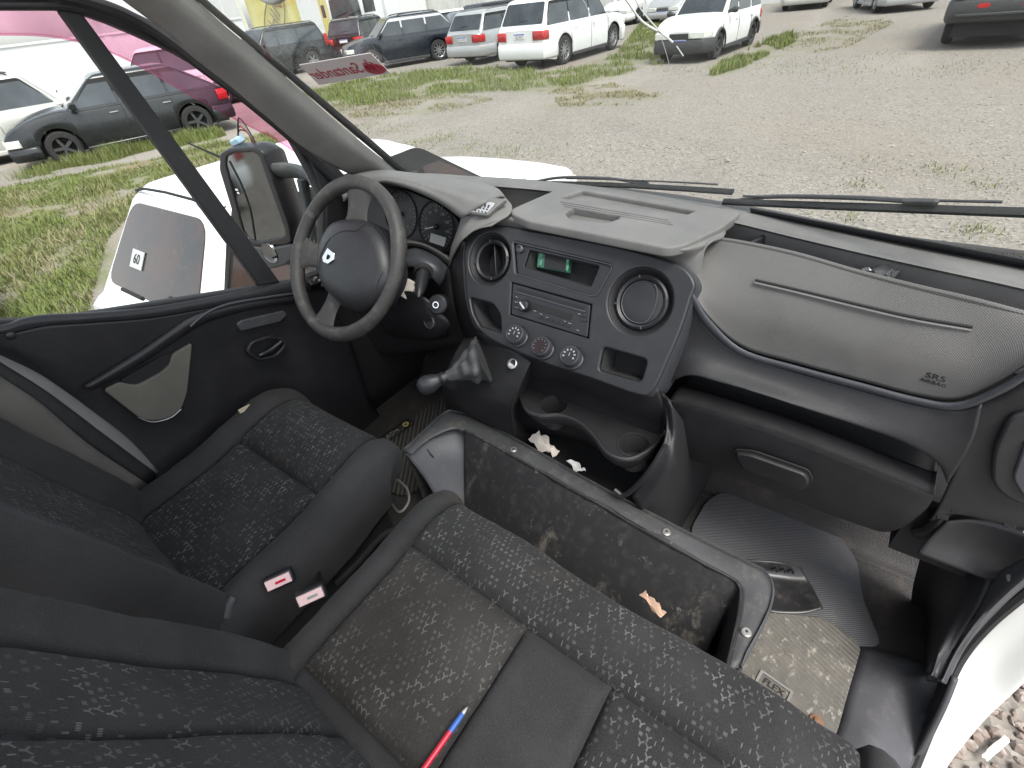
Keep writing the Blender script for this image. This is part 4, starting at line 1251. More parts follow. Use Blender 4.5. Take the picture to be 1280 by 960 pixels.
# wire loop and dark frame beside the seat
lo_ = [az(488, 628, .20), az(500, 640, .21), az(511, 626, .22), az(508, 610, .225), az(494, 598, .225), az(486, 596, .22)]
MB().tube(catmull(lo_, 24), .0035, 8).build('adjuster_bar', M['steel'], ds)
MB().tube(catmull([az(515, 655, .16), az(480, 668, .16), az(450, 700, .16), az(420, 730, .15)], 16), .009, 8).build('seat_rail', M['deep'], ds)
# ---- passenger bench
pb = thing('passenger_bench', 'dark grey cloth two place passenger bench with patterned panels and plain middle panel', 'seat', (.32, .2, 0))
bp = [(-.465, -.15), (-.482, -.08), (-.478, -.02), (-.452, .012), (-.425, .014), (-.385, .0), (-.30, .004), (-.20, .006), (-.085, -.002), (0, -.006), (.085, -.002), (.20, .006), (.30, .004), (.385, .0), (.425, .014), (.452, .012), (.478, -.02), (.482, -.08), (.465, -.15)]
bpath = [(-.04, .300), (.03, .322), (.12, .328), (.22, .332), (.30, .338), (.37, .346), (.43, .342), (.475, .318), (.492, .27), (.488, .19)]
def bskew(p): return V((p.x, p.y * (1.0 - .085 * (p.x + .1)) + .02, p.z))
fr_ = lambda x: 0.5 + x / (2 * .482 + .30) * 1.0
# fractions along the profile of the seams at x = -.385, -.10, .07, .385 (metres from the bench centre)
L0 = .175; L1 = .5 - .10 / 1.24; L2 = .5 + .07 / 1.24; L3 = .825
sweep(pb, bpath, bp, .322, [('bolster', 0, L0, 0, 1, M['cloth']), ('seat_front', L0, L3, .565, 1, M['pattern']), ('seat_back_strip', L0, L3, 0, .13, M['cloth']), ('seat_insert', L0, L1, .13, .565, M['stain']), ('middle_panel', L1, L2, .13, .565, M['cloth']), ('seat_insert', L2, L3, .13, .565, M['pattern']), ('bolster', L3, 1, 0, 1, M['cloth'])], skew=bskew, ns=110, nt_=140)
bb = [(-.44, -.16), (-.478, -.09), (-.480, -.02), (-.462, .020), (-.435, .026), (-.395, .004), (-.28, -.004), (-.15, -.008), (0, -.012), (.15, -.008), (.28, -.004), (.395, .004), (.435, .026), (.462, .020), (.480, -.02), (.478, -.09), (.44, -.16)]
bbp = [(.050, .25), (.034, .34), (.010, .43), (-.030, .54), (-.075, .66), (-.118, .78), (-.150, .86), (-.185, .90), (-.24, .905)]
sweep(pb, bbp[::-1], bb, .322, [('back_bolster', 0, .205, 0, 1, M['cloth']), ('back_insert', .205, .30, 0, 1, M['pattern']), ('back_insert', .30, .46, 0, 1, M['pattern']), ('back_insert', .46, .825, 0, 1, M['pattern']), ('back_bolster', .825, 1, 0, 1, M['cloth'])], nt_=140)
MB().box((.322, .21, .095), (.86, .36, .19)).build('bench_base', M['deep'], pb, bevel=.01)
MB().box((.322, -.16, .50), (.84, .06, .60)).build('back_shell', M['deep'], pb, bevel=.02)
# ---- belt buckles between the seats
for i, (px, py, lab, tilt) in enumerate(((348, 727, 'black belt buckle with pale pink label, nearer the driver seat', .25), (388, 746, 'black belt buckle with pale pink label, nearer the passenger bench', -.1))):
    o_ = az(px, py, .36)
    T = FR(o_, az(px + 20, py - 9, .36) - o_, V((.1, .75, .45)))
    t = thing('belt_buckle', lab, 'buckle', o_ - V((0, .02, .12)), 'belt buckles between the seats')
    MB().box(T @ Matrix.Translation((0, -.002, -.014)), (.056, .030, .022)).build('buckle_body', M['black'], t, bevel=.004)
    lbx = MB().box(T @ Matrix.Translation((0, 0, -.0005)), (.048, .020, .006)).build('buckle_label', M['pinkpaper'], t, bevel=.001)
    MB().box(T @ Matrix.Translation((.004, 0, .003)), (.020, .005, .0012)).build('label_print', M['red'] if i == 0 else M['mark'], lbx)
    MB().tube(catmull([T @ V((0, -.01, -.02)), T @ V((0, -.02, -.07)), T @ V((0, -.02, -.14))], 8), .012, 8, flat=.4).build('buckle_stalk', M['black'], t)
# ---- pen lying on the bench
pa, pe = az(584, 884, .350), az(525, 968, .347)
pen = thing('ball_pen', 'red and blue ball pen lying on the middle of the bench', 'pen', pe)
d_ = (pa - pe)
MB().tube([pe, pe + d_ * .62], .0045, 12).build('pen_barrel', M['red'], pen)
MB().tube([pe + d_ * .62, pe + d_ * .74, pe + d_ * .90], [.0047, .0048, .0040], 12).build('pen_grip', M['blue'], pen)
MB().tube([pe + d_ * .90, pe + d_ * .95, pe + d_], [.0038, .0028, .0008], 12).build('pen_tip', M['silver'], pen)
MB().tube([pe + d_ * -.02, pe + d_ * .05], [.0048, .0046], 12).build('pen_cap', M['blue'], pen)
# ------------------------------------------------------------------ steering wheel
WC = V((-.5505, .708, .753)); WA = .633
sw_ = thing('steering_wheel', 'worn dark grey four spoke steering wheel with diamond emblem on its hub', 'steering wheel', WC)
WM = FR(WC, (1, 0, 0), (0, math.sin(WA), math.cos(WA)))
WI = WM.inverted(); WN = WM.col[2].to_3d()
def wp(px, py, off=0.0):
    p = WI @ at(px, py, n=WN, d=WN.dot(WC) + off); return V((p.x, p.y))
RR = .191
def rimr(a): return .0182 + .0012 * math.sin(4 * a) + .0006 * noise.noise(V((math.cos(a) * 3, math.sin(a) * 3, 0)))
ring = [WM @ V((RR * math.cos(a), RR * math.sin(a), 0)) for a in [2 * math.pi * k / 96 for k in range(96)]]
MB().tube(ring, [rimr(2 * math.pi * k / 96) for k in range(96)], 16, loop=True).build('rim', M['wheel_leather'], sw_)
targets = [((450, 233), .120), ((376, 316), .100), ((404, 403), .088), ((494, 318), .070)]
for (px, py), wd in targets:
    e_ = wp(px, py)
    a = math.atan2(e_.y, e_.x)
    rings = []
    for k in range(9):
        f = k / 8
        r_ = .060 + (RR - .062) * f
        wdt = wd * (.62 + .5 * (2 * f - 1) ** 2) if f > .3 else wd * .8
        z = -.018 + .018 * f
        T = WM @ Matrix.Rotation(a, 4, 'Z')
        rings.append([T @ V((r_, wdt * .5 * math.cos(t), z + .009 * math.sin(t))) for t in [2 * math.pi * j / 14 for j in range(14)]])
    normals_out(MB().loft(rings).build('spoke', M['wheel_leather'], sw_, smooth=60))
# hub pad: domed cover
pad_px = [(412, 279), (432, 273), (455, 276), (473, 290), (483, 315), (484, 345), (472, 370), (452, 386), (436, 388), (418, 376), (403, 358), (396, 335), (398, 305)]
pad = catmull([V((*wp(*p, .02), 0)) for p in pad_px], 56, closed=True)
pc = sum(pad, V((0, 0, 0))) / 56
rings = []
for s_, z in ((1.0, -.045), (1.03, -.01), (1.0, .012), (.94, .024), (.80, .034), (.55, .041), (.25, .044), (.02, .045)):
    rings.append([WM @ V((pc.x + (p.x - pc.x) * s_, pc.y + (p.y - pc.y) * s_, z)) for p in pad])
hp_ = normals_out(MB().loft(rings).build('hub_pad', M['fascia'], sw_, smooth=60))
# seam lines on the pad
seam = [V((*wp(*p, .03), .0)) for p in ((404, 318), (420, 296), (440, 290), (452, 284), (462, 279))]
def padz(p):
    d = 0
    v = V((p.x - pc.x, p.y - pc.y))
    best = max((v.x * (q_.x - pc.x) + v.y * (q_.y - pc.y)) / max(1e-9, (q_.x - pc.x) ** 2 + (q_.y - pc.y) ** 2) for q_ in pad)
    s_ = max(0, min(1, best))
    tab = ((0, .045), (.25, .044), (.55, .041), (.8, .034), (.94, .024), (1.0, .012))
    for (a, b), (c, d_) in zip(tab, tab[1:]):
        if s_ <= c: return b + (d_ - b) * (s_ - a) / (c - a)
    return .012
for lst in (((403, 322), (416, 300), (432, 290), (448, 289), (454, 280), (464, 281)), ((403, 322), (402, 345), (412, 366), (426, 380)), ((464, 281), (476, 300), (479, 330), (468, 362))):
    pts = catmull([V((*wp(*p, .03), 0)) for p in lst], 20)
    MB().tube([WM @ V((p.x, p.y, padz(p) + .0008)) for p in pts], .0012, 5).build('pad_seam', M['deep'], hp_)
# diamond emblem
ec = wp(413, 321, .04)
# the wheel is turned, so the emblem's long axis lies across
def emb(px, py): return V((*wp(px, py, .042), 0)) 
E0_ = [emb(*p) for p in ((405, 322), (411.5, 310.5), (420, 317), (419.5, 325), (412, 330.5), (406, 328))]
dz = max(padz(p) for p in E0_) + .0015
dm = [V((p.x, p.y)) for p in E0_]
dcen = sum(dm, V((0, 0))) / 6
plate('emblem', [dm, [dcen + (p - dcen) * .34 for p in dm]], WM @ Matrix.Translation((0, 0, dz)), .004, M['chrome'], hp_, bev=.001)
# ------------------------------------------------------------------ steering column
sc_ = thing('steering_column', 'broken dark steering column shroud with stalk and ignition lock behind the wheel', 'steering column', (-.52, .85, .6))
ax_ = -WN
base = WC + ax_ * .06
def colring(o, hw, hh, dz_=0):
    return [o + V((1, 0, 0)) * (hw * math.cos(t) * (1 if abs(math.cos(t)) < .8 else .95)) + WM.col[1].to_3d() * (hh * math.sin(t) + dz_) for t in [2 * math.pi * j / 24 for j in range(24)]]
normals_out(MB().loft([colring(base, .06, .045), colring(base + ax_ * .02, .075, .055), colring(base + ax_ * .10, .085, .062, -.005), colring(base + ax_ * .22, .09, .065, -.01)]).build('column_shroud', M['fascia'], sc_, smooth=50))
patch('lower_shroud', [[ay(470, 372, .80), ay(505, 364, .775), ay(530, 372, .775), ay(552, 388, .80)], [ay(472, 395, .79), ay(505, 392, .765), ay(535, 398, .77), ay(562, 405, .80)], [ay(480, 412, .80), ay(510, 416, .785), ay(540, 420, .785), ay(560, 416, .81)], [ay(486, 420, .84), ay(514, 424, .83), ay(542, 425, .83), ay(562, 420, .85)]], 20, 20, M['fascia'], sc_, th=.006)
patch('upper_shroud', [[ay(498, 316, .88), ay(520, 310, .89), ay(545, 320, .89), ay(560, 334, .89)], [ay(500, 324, .84), ay(522, 320, .84), ay(545, 332, .845), ay(556, 348, .86)], [ay(502, 334, .82), ay(520, 334, .815), ay(538, 346, .825), ay(550, 358, .85)]], 16, 14, M['fascia_edge'], sc_, th=.005)
# stalk with ribbed boot
s0, s1 = ay(529, 341, .80), ay(523, 372, .725)
dd = (s1 - s0)
rr = [.018, .0155, .018, .0145, .0170, .0135, .0160, .0125, .0125, .010, .007, .002]
MB().tube([s0 + dd * (k / 11) for k in range(12)], rr, 16).build('indicator_stalk', M['black'], sc_)
MB().lathe([(.024, -.01), (.024, .002), (.020, .004), (.019, -.01)], FR(s0, dd.orthogonal(), dd.cross(dd.orthogonal())), 24, caps=False).build('stalk_collar', M['deep'], sc_)
MB().box(FR(ay(511, 362, .79), (1, .2, -.5), (0, .6, .8)), (.03, .05, .02)).build('switch_block', M['paper'], sc_, bevel=.003)
MB().box(FR(ay(522, 372, .80), (1, .1, -.6), (0, .6, .8)), (.035, .02, .03)).build('switch_block', M['lcd'], sc_, bevel=.003)
kc = ay(546, 381, .785)
MB().lathe([(.026, -.03), (.026, -.004), (.022, 0), (.010, .001), (.0095, .005), (.007, .006), (.006, .002), (.001, .002)], FR(kc, (1, .4, 0), (0, .45, .8)), 24).build('ignition_lock', M['black'], sc_, smooth=30)
MB().lathe([(.0085, .004), (.0085, .0075), (.0062, .0075), (.006, .003)], FR(kc, (1, .4, 0), (0, .45, .8)), 24, caps=False).build('lock_ring', M['chrome'], sc_, smooth=30)
kh = ay(536, 402, .770)
MB().lathe([(.020, 0), (.0165, .002), (.015, -.02)], FR(kh, (1, 0, 0), (0, .35, .9)), 28, caps=False).build('shroud_hole', M['fascia_edge'], sc_, smooth=40)
MB().lathe([(.016, -.002), (.001, -.003)], FR(kh, (1, 0, 0), (0, .35, .9)), 28).build('hole_core', M['deep'], sc_)
# ------------------------------------------------------------------ gear lever
gl = thing('gear_lever', 'black gear lever with round knob and creased leather boot', 'gear lever', (-.2, .72, .5))
gk = ay(536, 480, .655); gb_ = ay(605, 452, .752)
d_ = gb_ - gk
NB = 28
rings = []
T0 = d_.normalized(); sx_ = T0.orthogonal().normalized(); sy_ = T0.cross(sx_)
for k in range(22):
    f = k / 21
    c = gk + d_ * (.36 + .66 * f)
    r_ = .015 + .043 * f ** 1.4
    rings.append([c + (sx_ * math.cos(t) + sy_ * math.sin(t)) * r_ * (1 + (.09 * math.sin(7 * t + 6 * f) + .06 * math.sin(22 * f + 2 * t) + .30 * noise.noise(V((math.cos(t) * 1.6, math.sin(t) * 1.6, f * 4)))) * min(1, f * 2.2)) for t in [2 * math.pi * j / NB for j in range(NB)]])
leather = plastic('boot_leather', (.050, .051, .052), .5, grain=300, gs=.5, dust=.12)
normals_out(MB().loft(rings, caps=True).build('boot', leather, gl, smooth=70))
MB().tube([gk + d_ * .22, gk + d_ * .28, gk + d_ * .30, gk + d_ * .36, gk + d_ * .38], [.016, .017, .0145, .0145, .012], 16).build('knob_collar', M['black'], gl)
prof = [(.001, -.030), (.012, -.0285), (.0205, -.022), (.0245, -.010), (.0245, .002), (.021, .016), (.0165, .026), (.0145, .034), (.001, .034)]
kbm = plastic('knob_plastic', (.022, .024, .026), .30, dust=.12)
MB().lathe(prof, FR(gk, sx_, sy_), 28).build('knob', kbm, gl, smooth=60)
# ------------------------------------------------------------------ driver's door
dd_ = thing('driver_door', 'black driver door panel with grey pocket lid and divided side window', 'door', (-.9, .4, 0))
DX = -.86
def dx(px, py, x=DX): return ax(px, py, x)
DM = FR((DX, 0, 0), (0, 1, 0), (0, 0, 1))
def d2(px, py, x=DX):
    p = ax(px, py, x); return V((p.y, p.z))
inner_px = [(-70, 400), (-70, 16), (0, 13), (70, 13), (101, 18), (135, 30), (168, 44), (218, 67), (269, 96), (302, 117.6), (336, 144), (356, 164), (369.5, 188), (386, 218), (400, 248), (398, 338), (370, 349), (200, 376), (60, 398)]
outer_px = [(-90, 425), (-90, -4), (0, -4), (80, -2), (112, 2), (152, 10), (188, 27), (235, 57), (285, 88), (318, 112), (353, 146), (380, 172), (413, 208), (440, 236), (440, 360), (400, 372), (200, 400), (60, 422)]
def drift(pp): return [d2(*p) for p in pp]
plate('window_frame', [drift(outer_px), drift(inner_px)], DM, .03, M['rubber'], dd_, bev=.004)
MB().tube([V((DX + .016, p.x, p.y)) for p in drift([(-70, 9), (0, 7), (75, 7), (106, 12), (144, 24), (180, 40), (228, 63), (277, 92), (310, 114), (344, 142), (366, 166), (382, 196), (396, 232)])], .004, 6).build('frame_bead', M['sill'], dd_)
# divider bar
b0, b1, b2, b3 = dx(72, 13), dx(100, 16), dx(348, 352), dx(322, 357)
mb = MB().loft([[p + V((.010, 0, 0)) for p in (b0, b1, b2, b3)], [p + V((-.014, 0, 0)) for p in (b0, b1, b2, b3)]])
normals_out(mb.build('divider_bar', M['rubber'], dd_, bevel=.004))
# panes
gp_ = drift([(-70, 405), (-70, 10), (0, 7), (86, 7), (335, 358), (200, 380), (60, 402)])
plate('window_pane', [gp_], DM @ Matrix.Translation((0, 0, -.012)), .004, M['glass'], dd_, bev=0)
gp_ = drift([(86, 7), (105, 12), (170, 38), (270, 90), (340, 140), (364, 166), (395, 240), (396, 342), (336, 356)])
plate('quarter_pane', [gp_], DM @ Matrix.Translation((0, 0, -.012)), .004, M['glass'], dd_, bev=0)
# sail panel at the mirror foot
plate('sail_panel', [[d2(*p) for p in ((366, 160), (384, 174), (414, 206), (444, 236), (432, 330), (404, 330), (402, 250), (388, 216))]], DM @ Matrix.Translation((0, 0, .012)), .02, M['door_dark'], dd_, bev=.005)
# pink wind deflector outside
pf0 = [(-70, 2), (0, 0), (70, 0), (105, 6), (168, 32), (218, 55), (269, 86), (302, 110), (336, 138), (362, 168), (374, 190)]
pf1 = [(-70, 44), (0, 43), (50, 44), (85, 49), (120, 58), (160, 75), (200, 97), (250, 126), (300, 152), (340, 172), (372, 192)]
patch('wind_deflector', [[ax(*p, -.895) for p in pf0], [ax((p[0] + q_[0]) / 2, (p[1] + q_[1]) / 2, -.915) for p, q_ in zip(pf0, pf1)], [ax(*p, -.925) for p in pf1]], 40, 8, M['pink_tint'], dd_, th=.003)
MB().tube(catmull([ax(*p, -.925) for p in pf1], 40), .0025, 6).build('deflector_edge', M['pink_tint'], dd_)
# inner panel, upper sill
s_t = [(-80, 410), (0, 406), (30, 397), (60, 393), (120, 390), (200, 382), (300, 364), (372, 350), (420, 345)]
s_m = [(-80, 415), (0, 412), (30, 403), (60, 400), (120, 396), (200, 388), (300, 370), (372, 357), (420, 352)]
s_b = [(-80, 425), (0, 418), (20, 416), (60, 407), (120, 403), (200, 396), (300, 378), (372, 366), (420, 360)]
patch('window_sill', [[ax(*p, -.872) for p in s_t], [ax(*p, -.838) for p in s_t], [ax(*p, -.825) for p in s_m], [ax(*p, -.826) for p in s_b]], 50, 14, M['door_dark'], dd_, th=.005)
# main panel (flat skin with shallow relief), sinking below the armrest
p0 = [(-80, 425), (0, 418), (20, 416), (60, 407), (120, 403), (200, 396), (300, 378), (372, 366), (420, 360)]
p1 = [(-80, 440), (0, 432), (30, 440), (70, 445), (130, 436), (200, 424), (300, 405), (372, 390), (420, 385)]
p2 = [(-40, 460), (20, 448), (70, 475), (120, 492), (190, 480), (260, 455), (320, 440), (390, 430), (440, 430)]
p3 = [(0, 470), (60, 480), (110, 515), (150, 545), (210, 540), (290, 520), (350, 510), (410, 500), (460, 490)]
p4 = [(60, 500), (110, 530), (160, 570), (205, 600), (250, 610), (300, 600), (360, 580), (430, 550), (480, 530)]
patch('door_skin', [[ax(*p, -.828) for p in p0], [ax(*p, -.832) for p in p1], [ax(*p, -.842) for p in p2], [ax(*p, -.848) for p in p3], [ax(*p, -.83) for p in p4]], 50, 40, M['door_dark'], dd_, th=.01)
# armrest ledge sweeping up to the front
r0 = [(104, 482), (134, 464), (174, 439), (209, 415), (234, 398), (258, 388), (298, 378), (338, 371), (372, 366)]
r1 = [(108, 485), (139, 468), (179, 444), (214, 420), (240, 403), (263, 393), (301, 383), (341, 376), (374, 371)]
r2 = [(113, 488), (145, 473), (185, 449), (220, 426), (246, 409), (269, 399), (304, 389), (343, 382), (376, 377)]
patch('armrest', [[ax(*p, -.842) for p in r0], [ax(*p, -.824) for p in r0], [ax(*p, -.815) for p in r1], [ax(*p, -.822) for p in r2], [ax(*p, -.846) for p in r2]], 44, 22, M['door_dark'], dd_, th=.003)
t0 = [(238, 408), (250, 397), (264, 388), (286, 380), (312, 375), (345, 370), (374, 366)]
MB().tube(catmull([ax(*p, -.815) for p in t0], 30), .0035, 8).build('armrest_trim', M['fascia_edge'], dd_)
# pocket lid
pl_ = [(128, 487), (150, 477), (160, 480), (172, 481), (200, 466), (212, 456), (214, 443), (238, 429), (239, 432), (233, 490), (226, 510), (212, 521), (190, 526), (172, 521), (140, 496)]
plx = -.826
PM = FR((plx, 0, 0), (0, 1, 0), (0, 0, 1))
po = rounded([d2(*p, plx) for p in pl_], .012, 4)
plid = plate('pocket_lid', [po], PM, .012, M['door_lid'], dd_, bev=.003)
plate('pocket_opening', [rounded([d2(*p, plx) for p in ((150, 476), (162, 480), (172, 481), (200, 466), (212, 456), (214, 442), (206, 444), (175, 462))], .008)], PM @ Matrix.Translation((0, 0, -.006)), .006, M['deep'], dd_, bev=.001)
MB().tube([V((plx + .002, p.x, p.y)) for p in catmull([V((*d2(*p, plx), 0)) for p in ((172, 521), (190, 527), (212, 522), (226, 511))], 14)], .0015, 6).build('lid_edge', M['silver'], plid)
# inside handle bowl and grip recess
hc = ax(333, 434, -.828)
HM_ = FR(hc, (0, 1, 0), (0, 0, 1))
def h2(px, py):
    p = ax(px, py, -.828); return V((p.y - hc.y, p.z - hc.z))
hb = plate('handle_bowl', [rounded([h2(*p) for p in ((306, 440), (312, 427), (335, 419), (356, 422), (358, 432), (346, 446), (322, 451))], .012), rounded([h2(*p) for p in ((311, 438), (316, 429), (335, 423), (352, 425), (353, 432), (343, 443), (323, 447))], .010)], HM_, .014, M['door_dark'], dd_, bev=.003)
MB().tube(catmull([HM_ @ V((*h2(*p), .006)) for p in ((322, 444), (335, 438), (346, 430), (352, 425))], 14), [.003] + [.0065] * 12 + [.003], 10).build('door_handle', M['black'], hb)
plate('grip_plate', [rounded([h2(*p) for p in ((295, 405), (302, 400), (355, 388), (358, 394), (350, 402), (300, 414))], .006)], HM_ @ Matrix.Translation((0, 0, -.001)), .010, M['sill'], dd_, bev=.003)
sc0 = ax(14, 420, -.824)
MB().lathe([(.008, -.004), (.008, .0), (.005, .002), (.001, .002)], FR(sc0, (0, 1, 0), (0, 0, 1)), 16).build('door_screw', M['black'], dd_)
swp_ = ax(396, 350, -.80)
MB().box(FR(ax(398, 354, -.82), (0, 1, -.1), (0.6, 0, .8)), (.07, .04, .02)).build('window_switch', M['black'], dd_, bevel=.004)
for k in range(3):
    MB().box(FR(ax(394 + 5 * k, 349 + 3 * k, -.806), (0, 1, -.1), (0.6, 0, .8)), (.010, .018, .006)).build('switch_key', M['mark'], dd_, bevel=.001)
# ------------------------------------------------------------------ wing mirror
wm = thing('wing_mirror', 'tall black two pane wing mirror with broken shell outside the driver window', 'mirror', (-1.0, .85, .6))
mo = ay(322, 250, .88)
MM = FR(mo, (1, .18, 0), (0, 0.02, 1))
MI = MM.inverted(); MN = MM.col[2].to_3d()
def mp_(px, py):
    p = MI @ at(px, py, n=MN, d=MN.dot(mo)); return V((p.x, p.y))
mo_px = [(279, 190), (290, 184), (322, 182), (333, 188), (366, 282), (368, 300), (362, 304), (325, 306), (308, 300), (302, 290), (278, 210)]
mi_px = [(288, 195), (296, 190), (320, 189), (327, 193), (359, 284), (360, 291), (354, 295), (326, 300), (314, 296), (308, 286), (287, 205)]
mo2 = rounded([mp_(*p) for p in mo_px], .012); mi2 = rounded([mp_(*p) for p in mi_px], .008)
plate('mirror_frame', [mo2, mi2], MM, .030, M['black'], wm, bev=.006)
plate('mirror_glass', [[p for p in mi2]], MM @ Matrix.Translation((0, 0, .008)), .004, M['mirror'], wm, bev=0)
MB().tube(catmull([MM @ V((*mp_(*p), .011)) for p in ((290, 200), (305, 230), (316, 262), (322, 298))], 16), .003, 6).build('mirror_divider', M['rubber'], wm)
c_ = sum(mo2, V((0, 0))) / len(mo2)
rings = [[MM @ V((c_.x + (p.x - c_.x) * s_ + sh, c_.y + (p.y - c_.y) * s_, z)) for p in mo2] for s_, z, sh in ((1.0, .004, 0), (1.03, -.02, -.002), (1.0, -.06, -.012), (.88, -.095, -.016), (.6, -.115, -.01))]
normals_out(MB().loft(rings).build('mirror_shell', M['black'], wm, smooth=50))
# lower wide angle part
lo_px = [(306, 304), (340, 308), (367, 302), (374, 318), (362, 330), (338, 336), (322, 332), (312, 322)]
l2 = rounded([mp_(*p) for p in lo_px], .02)
plate('lower_frame', [l2], MM @ Matrix.Translation((0, 0, -.01)), .05, M['sill'], wm, bev=.01)
cc_ = mp_(341, 314)
MB().lathe([(.040, .012), (.037, .018), (.034, .016), (.001, .020)], MM @ Matrix.Translation((cc_.x, cc_.y, 0)), 28).build('wide_mirror', M['mirror'], wm, smooth=60)
# arms to the door
arm_m = plastic('mirror_arm', (.05, .055, .055), .6, dust=.3)
for pts, r_ in ((((345, 214), (362, 213), (382, 218), (404, 236)), .034), (((378, 232), (385, 262), (390, 300)), .030), (((352, 322), (378, 330), (402, 332)), .036)):
    P_ = [at(*p, n=MN, d=MN.dot(mo) - .02 + (.0)) if i < len(pts) - 1 else ax(*p, -.87) for i, p in enumerate(pts)]
    if r_ == .030: P_ = [ax(378, 224, -.95), ax(386, 262, -.95), ax(392, 312, -.93)]
    MB().tube(catmull(P_, 14), r_, 12, flat=.55).build('mirror_arm', arm_m, wm)
# loose repeater lamp on top, with its wires
rp = at(297, 176, n=MN, d=MN.dot(mo) - .03)
rl = MB().box(FR(rp, (1, .2, .3), (0, 1, .2)), (.045, .03, .022)).build('repeater_lamp', Mat('pale_blue_plastic', (.35, .5, .62), .4).m, wm, bevel=.005)
for k in range(4):
    MB().tube(catmull([rp + V((.01, 0, .01)), rp + V((.02 + .01 * k, .01, .03 + .012 * k)), rp + V((.045 + .008 * k, .02, .02 - .01 * k)), rp + V((.05, .02, -.02))], 14), .0022, 6).build('wire', (M['black'], M['red'], M['steel'], M['black'])[k], wm)
# small stickers on the mirror face
for k, (px, py, s_) in enumerate(((299, 236, .012), (301, 240, .010))):
    p = mp_(px, py); MB().box(MM @ Matrix.Translation((p.x, p.y, .0108)), (s_, .006, .001)).build('mirror_sticker', M['white'], wm)
# ------------------------------------------------------------------ parked vehicles
def paintm(name, rgb, rough=.25, metal=0.0, dirt_haze=.25):
    q = Mat(name, rgb, rough, metal)
    q.b.inputs['Coat Weight'].default_value = .22
    q.b.inputs['Coat Roughness'].default_value = .12
    q.mix(q.ramp(q.noise(2.2, 5, .6), .45, .8), (.32, .30, .27), dirt_haze)
    q.rough(q.noise(3, 4), rough - .05, rough + .2)
    return q.m


CARM = {
    'white': paintm('white_car_paint', (.74, .75, .74), .25, dirt_haze=.15), 'silver': paintm('silver_car_paint', (.42, .43, .43), .32, .35), 'dark': paintm('charcoal_car_paint', (.011, .013, .014), .2, dirt_haze=.02),
    'black': paintm('black_car_paint', (.006, .0065, .007), .2, dirt_haze=.02), 'navy': paintm('dark_blue_car_paint', (.008, .012, .019), .2, dirt_haze=.015), 'grey': paintm('grey_car_paint', (.10, .11, .115), .3, dirt_haze=.12),
    'beige': paintm('pale_silver_paint', (.50, .50, .46), .32, .2)}
cg = Mat('car_glass', (.020, .026, .030), .06, spec=.8)
cg.mix(cg.ramp(cg.noise(1.6, 4), .4, .8), (.10, .12, .13), .5)
CARM['glass'] = cg.m
cg = Mat('brown_reflection_glass', (.060, .040, .034), .08, spec=.3)  # brown blotches put a reflection into the glass colour
cg.mix(cg.ramp(cg.noise(2.6, 5, .7), .42, .62), (.030, .032, .034), .8)
cg.mix(cg.ramp(cg.noise(7, 5, .7), .60, .72), (.13, .105, .09), .5)
CARM['brown_reflection'] = cg.m
CARM['skyglass'] = Mat('sky_reflection_windscreen', (.26, .30, .32), .08, spec=.8).m  # sky reflection put into the pane colour
CARM['tyre'] = plastic('tyre_rubber', (.018, .018, .018), .85, dust=.4, dustrgb=(.12, .10, .08))
CARM['rim'] = Mat('alloy_rim', (.50, .51, .52), .3, metal=.8).m
CARM['steelrim'] = Mat('dark_steel_rim', (.05, .05, .05), .6, metal=.2).m
CARM['trim'] = plastic('bumper_plastic', (.030, .031, .032), .6, dust=.3)
CARM['tail'] = Mat('red_lamp', (.42, .02, .018), .2).m
CARM['head'] = Mat('clear_lamp', (.62, .63, .58), .15).m
CARM['plate'] = Mat('number_plate', (.72, .72, .72), .5).m
CARM['plateblue'] = Mat('plate_band', (.03, .08, .40), .5).m
CARM['line'] = Mat('panel_gap', (.010, .010, .010), .8).m


def wheel_meshes(r_, w_, spokes):
    T = Matrix.Rotation(R(90), 4, 'X')
    t = MB().lathe([(r_ * .66, -w_ / 2), (r_ * .9, -w_ / 2), (r_ * .985, -w_ * .36), (r_, -w_ * .15), (r_, w_ * .15), (r_ * .985, w_ * .36), (r_ * .9, w_ / 2), (r_ * .66, w_ / 2)], T, 28, caps=False)
    rm = MB()
    rm.lathe([(r_ * .68, -w_ * .46), (r_ * .64, -w_ * .42), (r_ * .60, -w_ * .1), (r_ * .60, w_ * .1), (r_ * .64, w_ * .42), (r_ * .68, w_ * .46)], T, 28, caps=False)
    for s_ in (-1, 1):
        rm.lathe([(.001, s_ * w_ * .34), (r_ * .14, s_ * w_ * .34), (r_ * .17, s_ * w_ * .28)], T, 12)
        for k in range(spokes):
            a = 2 * math.pi * k / spokes
            rm.box(T @ Matrix.Rotation(a, 4, 'Z') @ Matrix.Translation((r_ * .39, 0, s_ * w_ * .30)), (r_ * .52, r_ * (.17 if spokes < 8 else .10), .02))
    bd = MB().lathe([(r_ * .60, 0), (.001, 0)], T, 20)
    return t, rm, bd


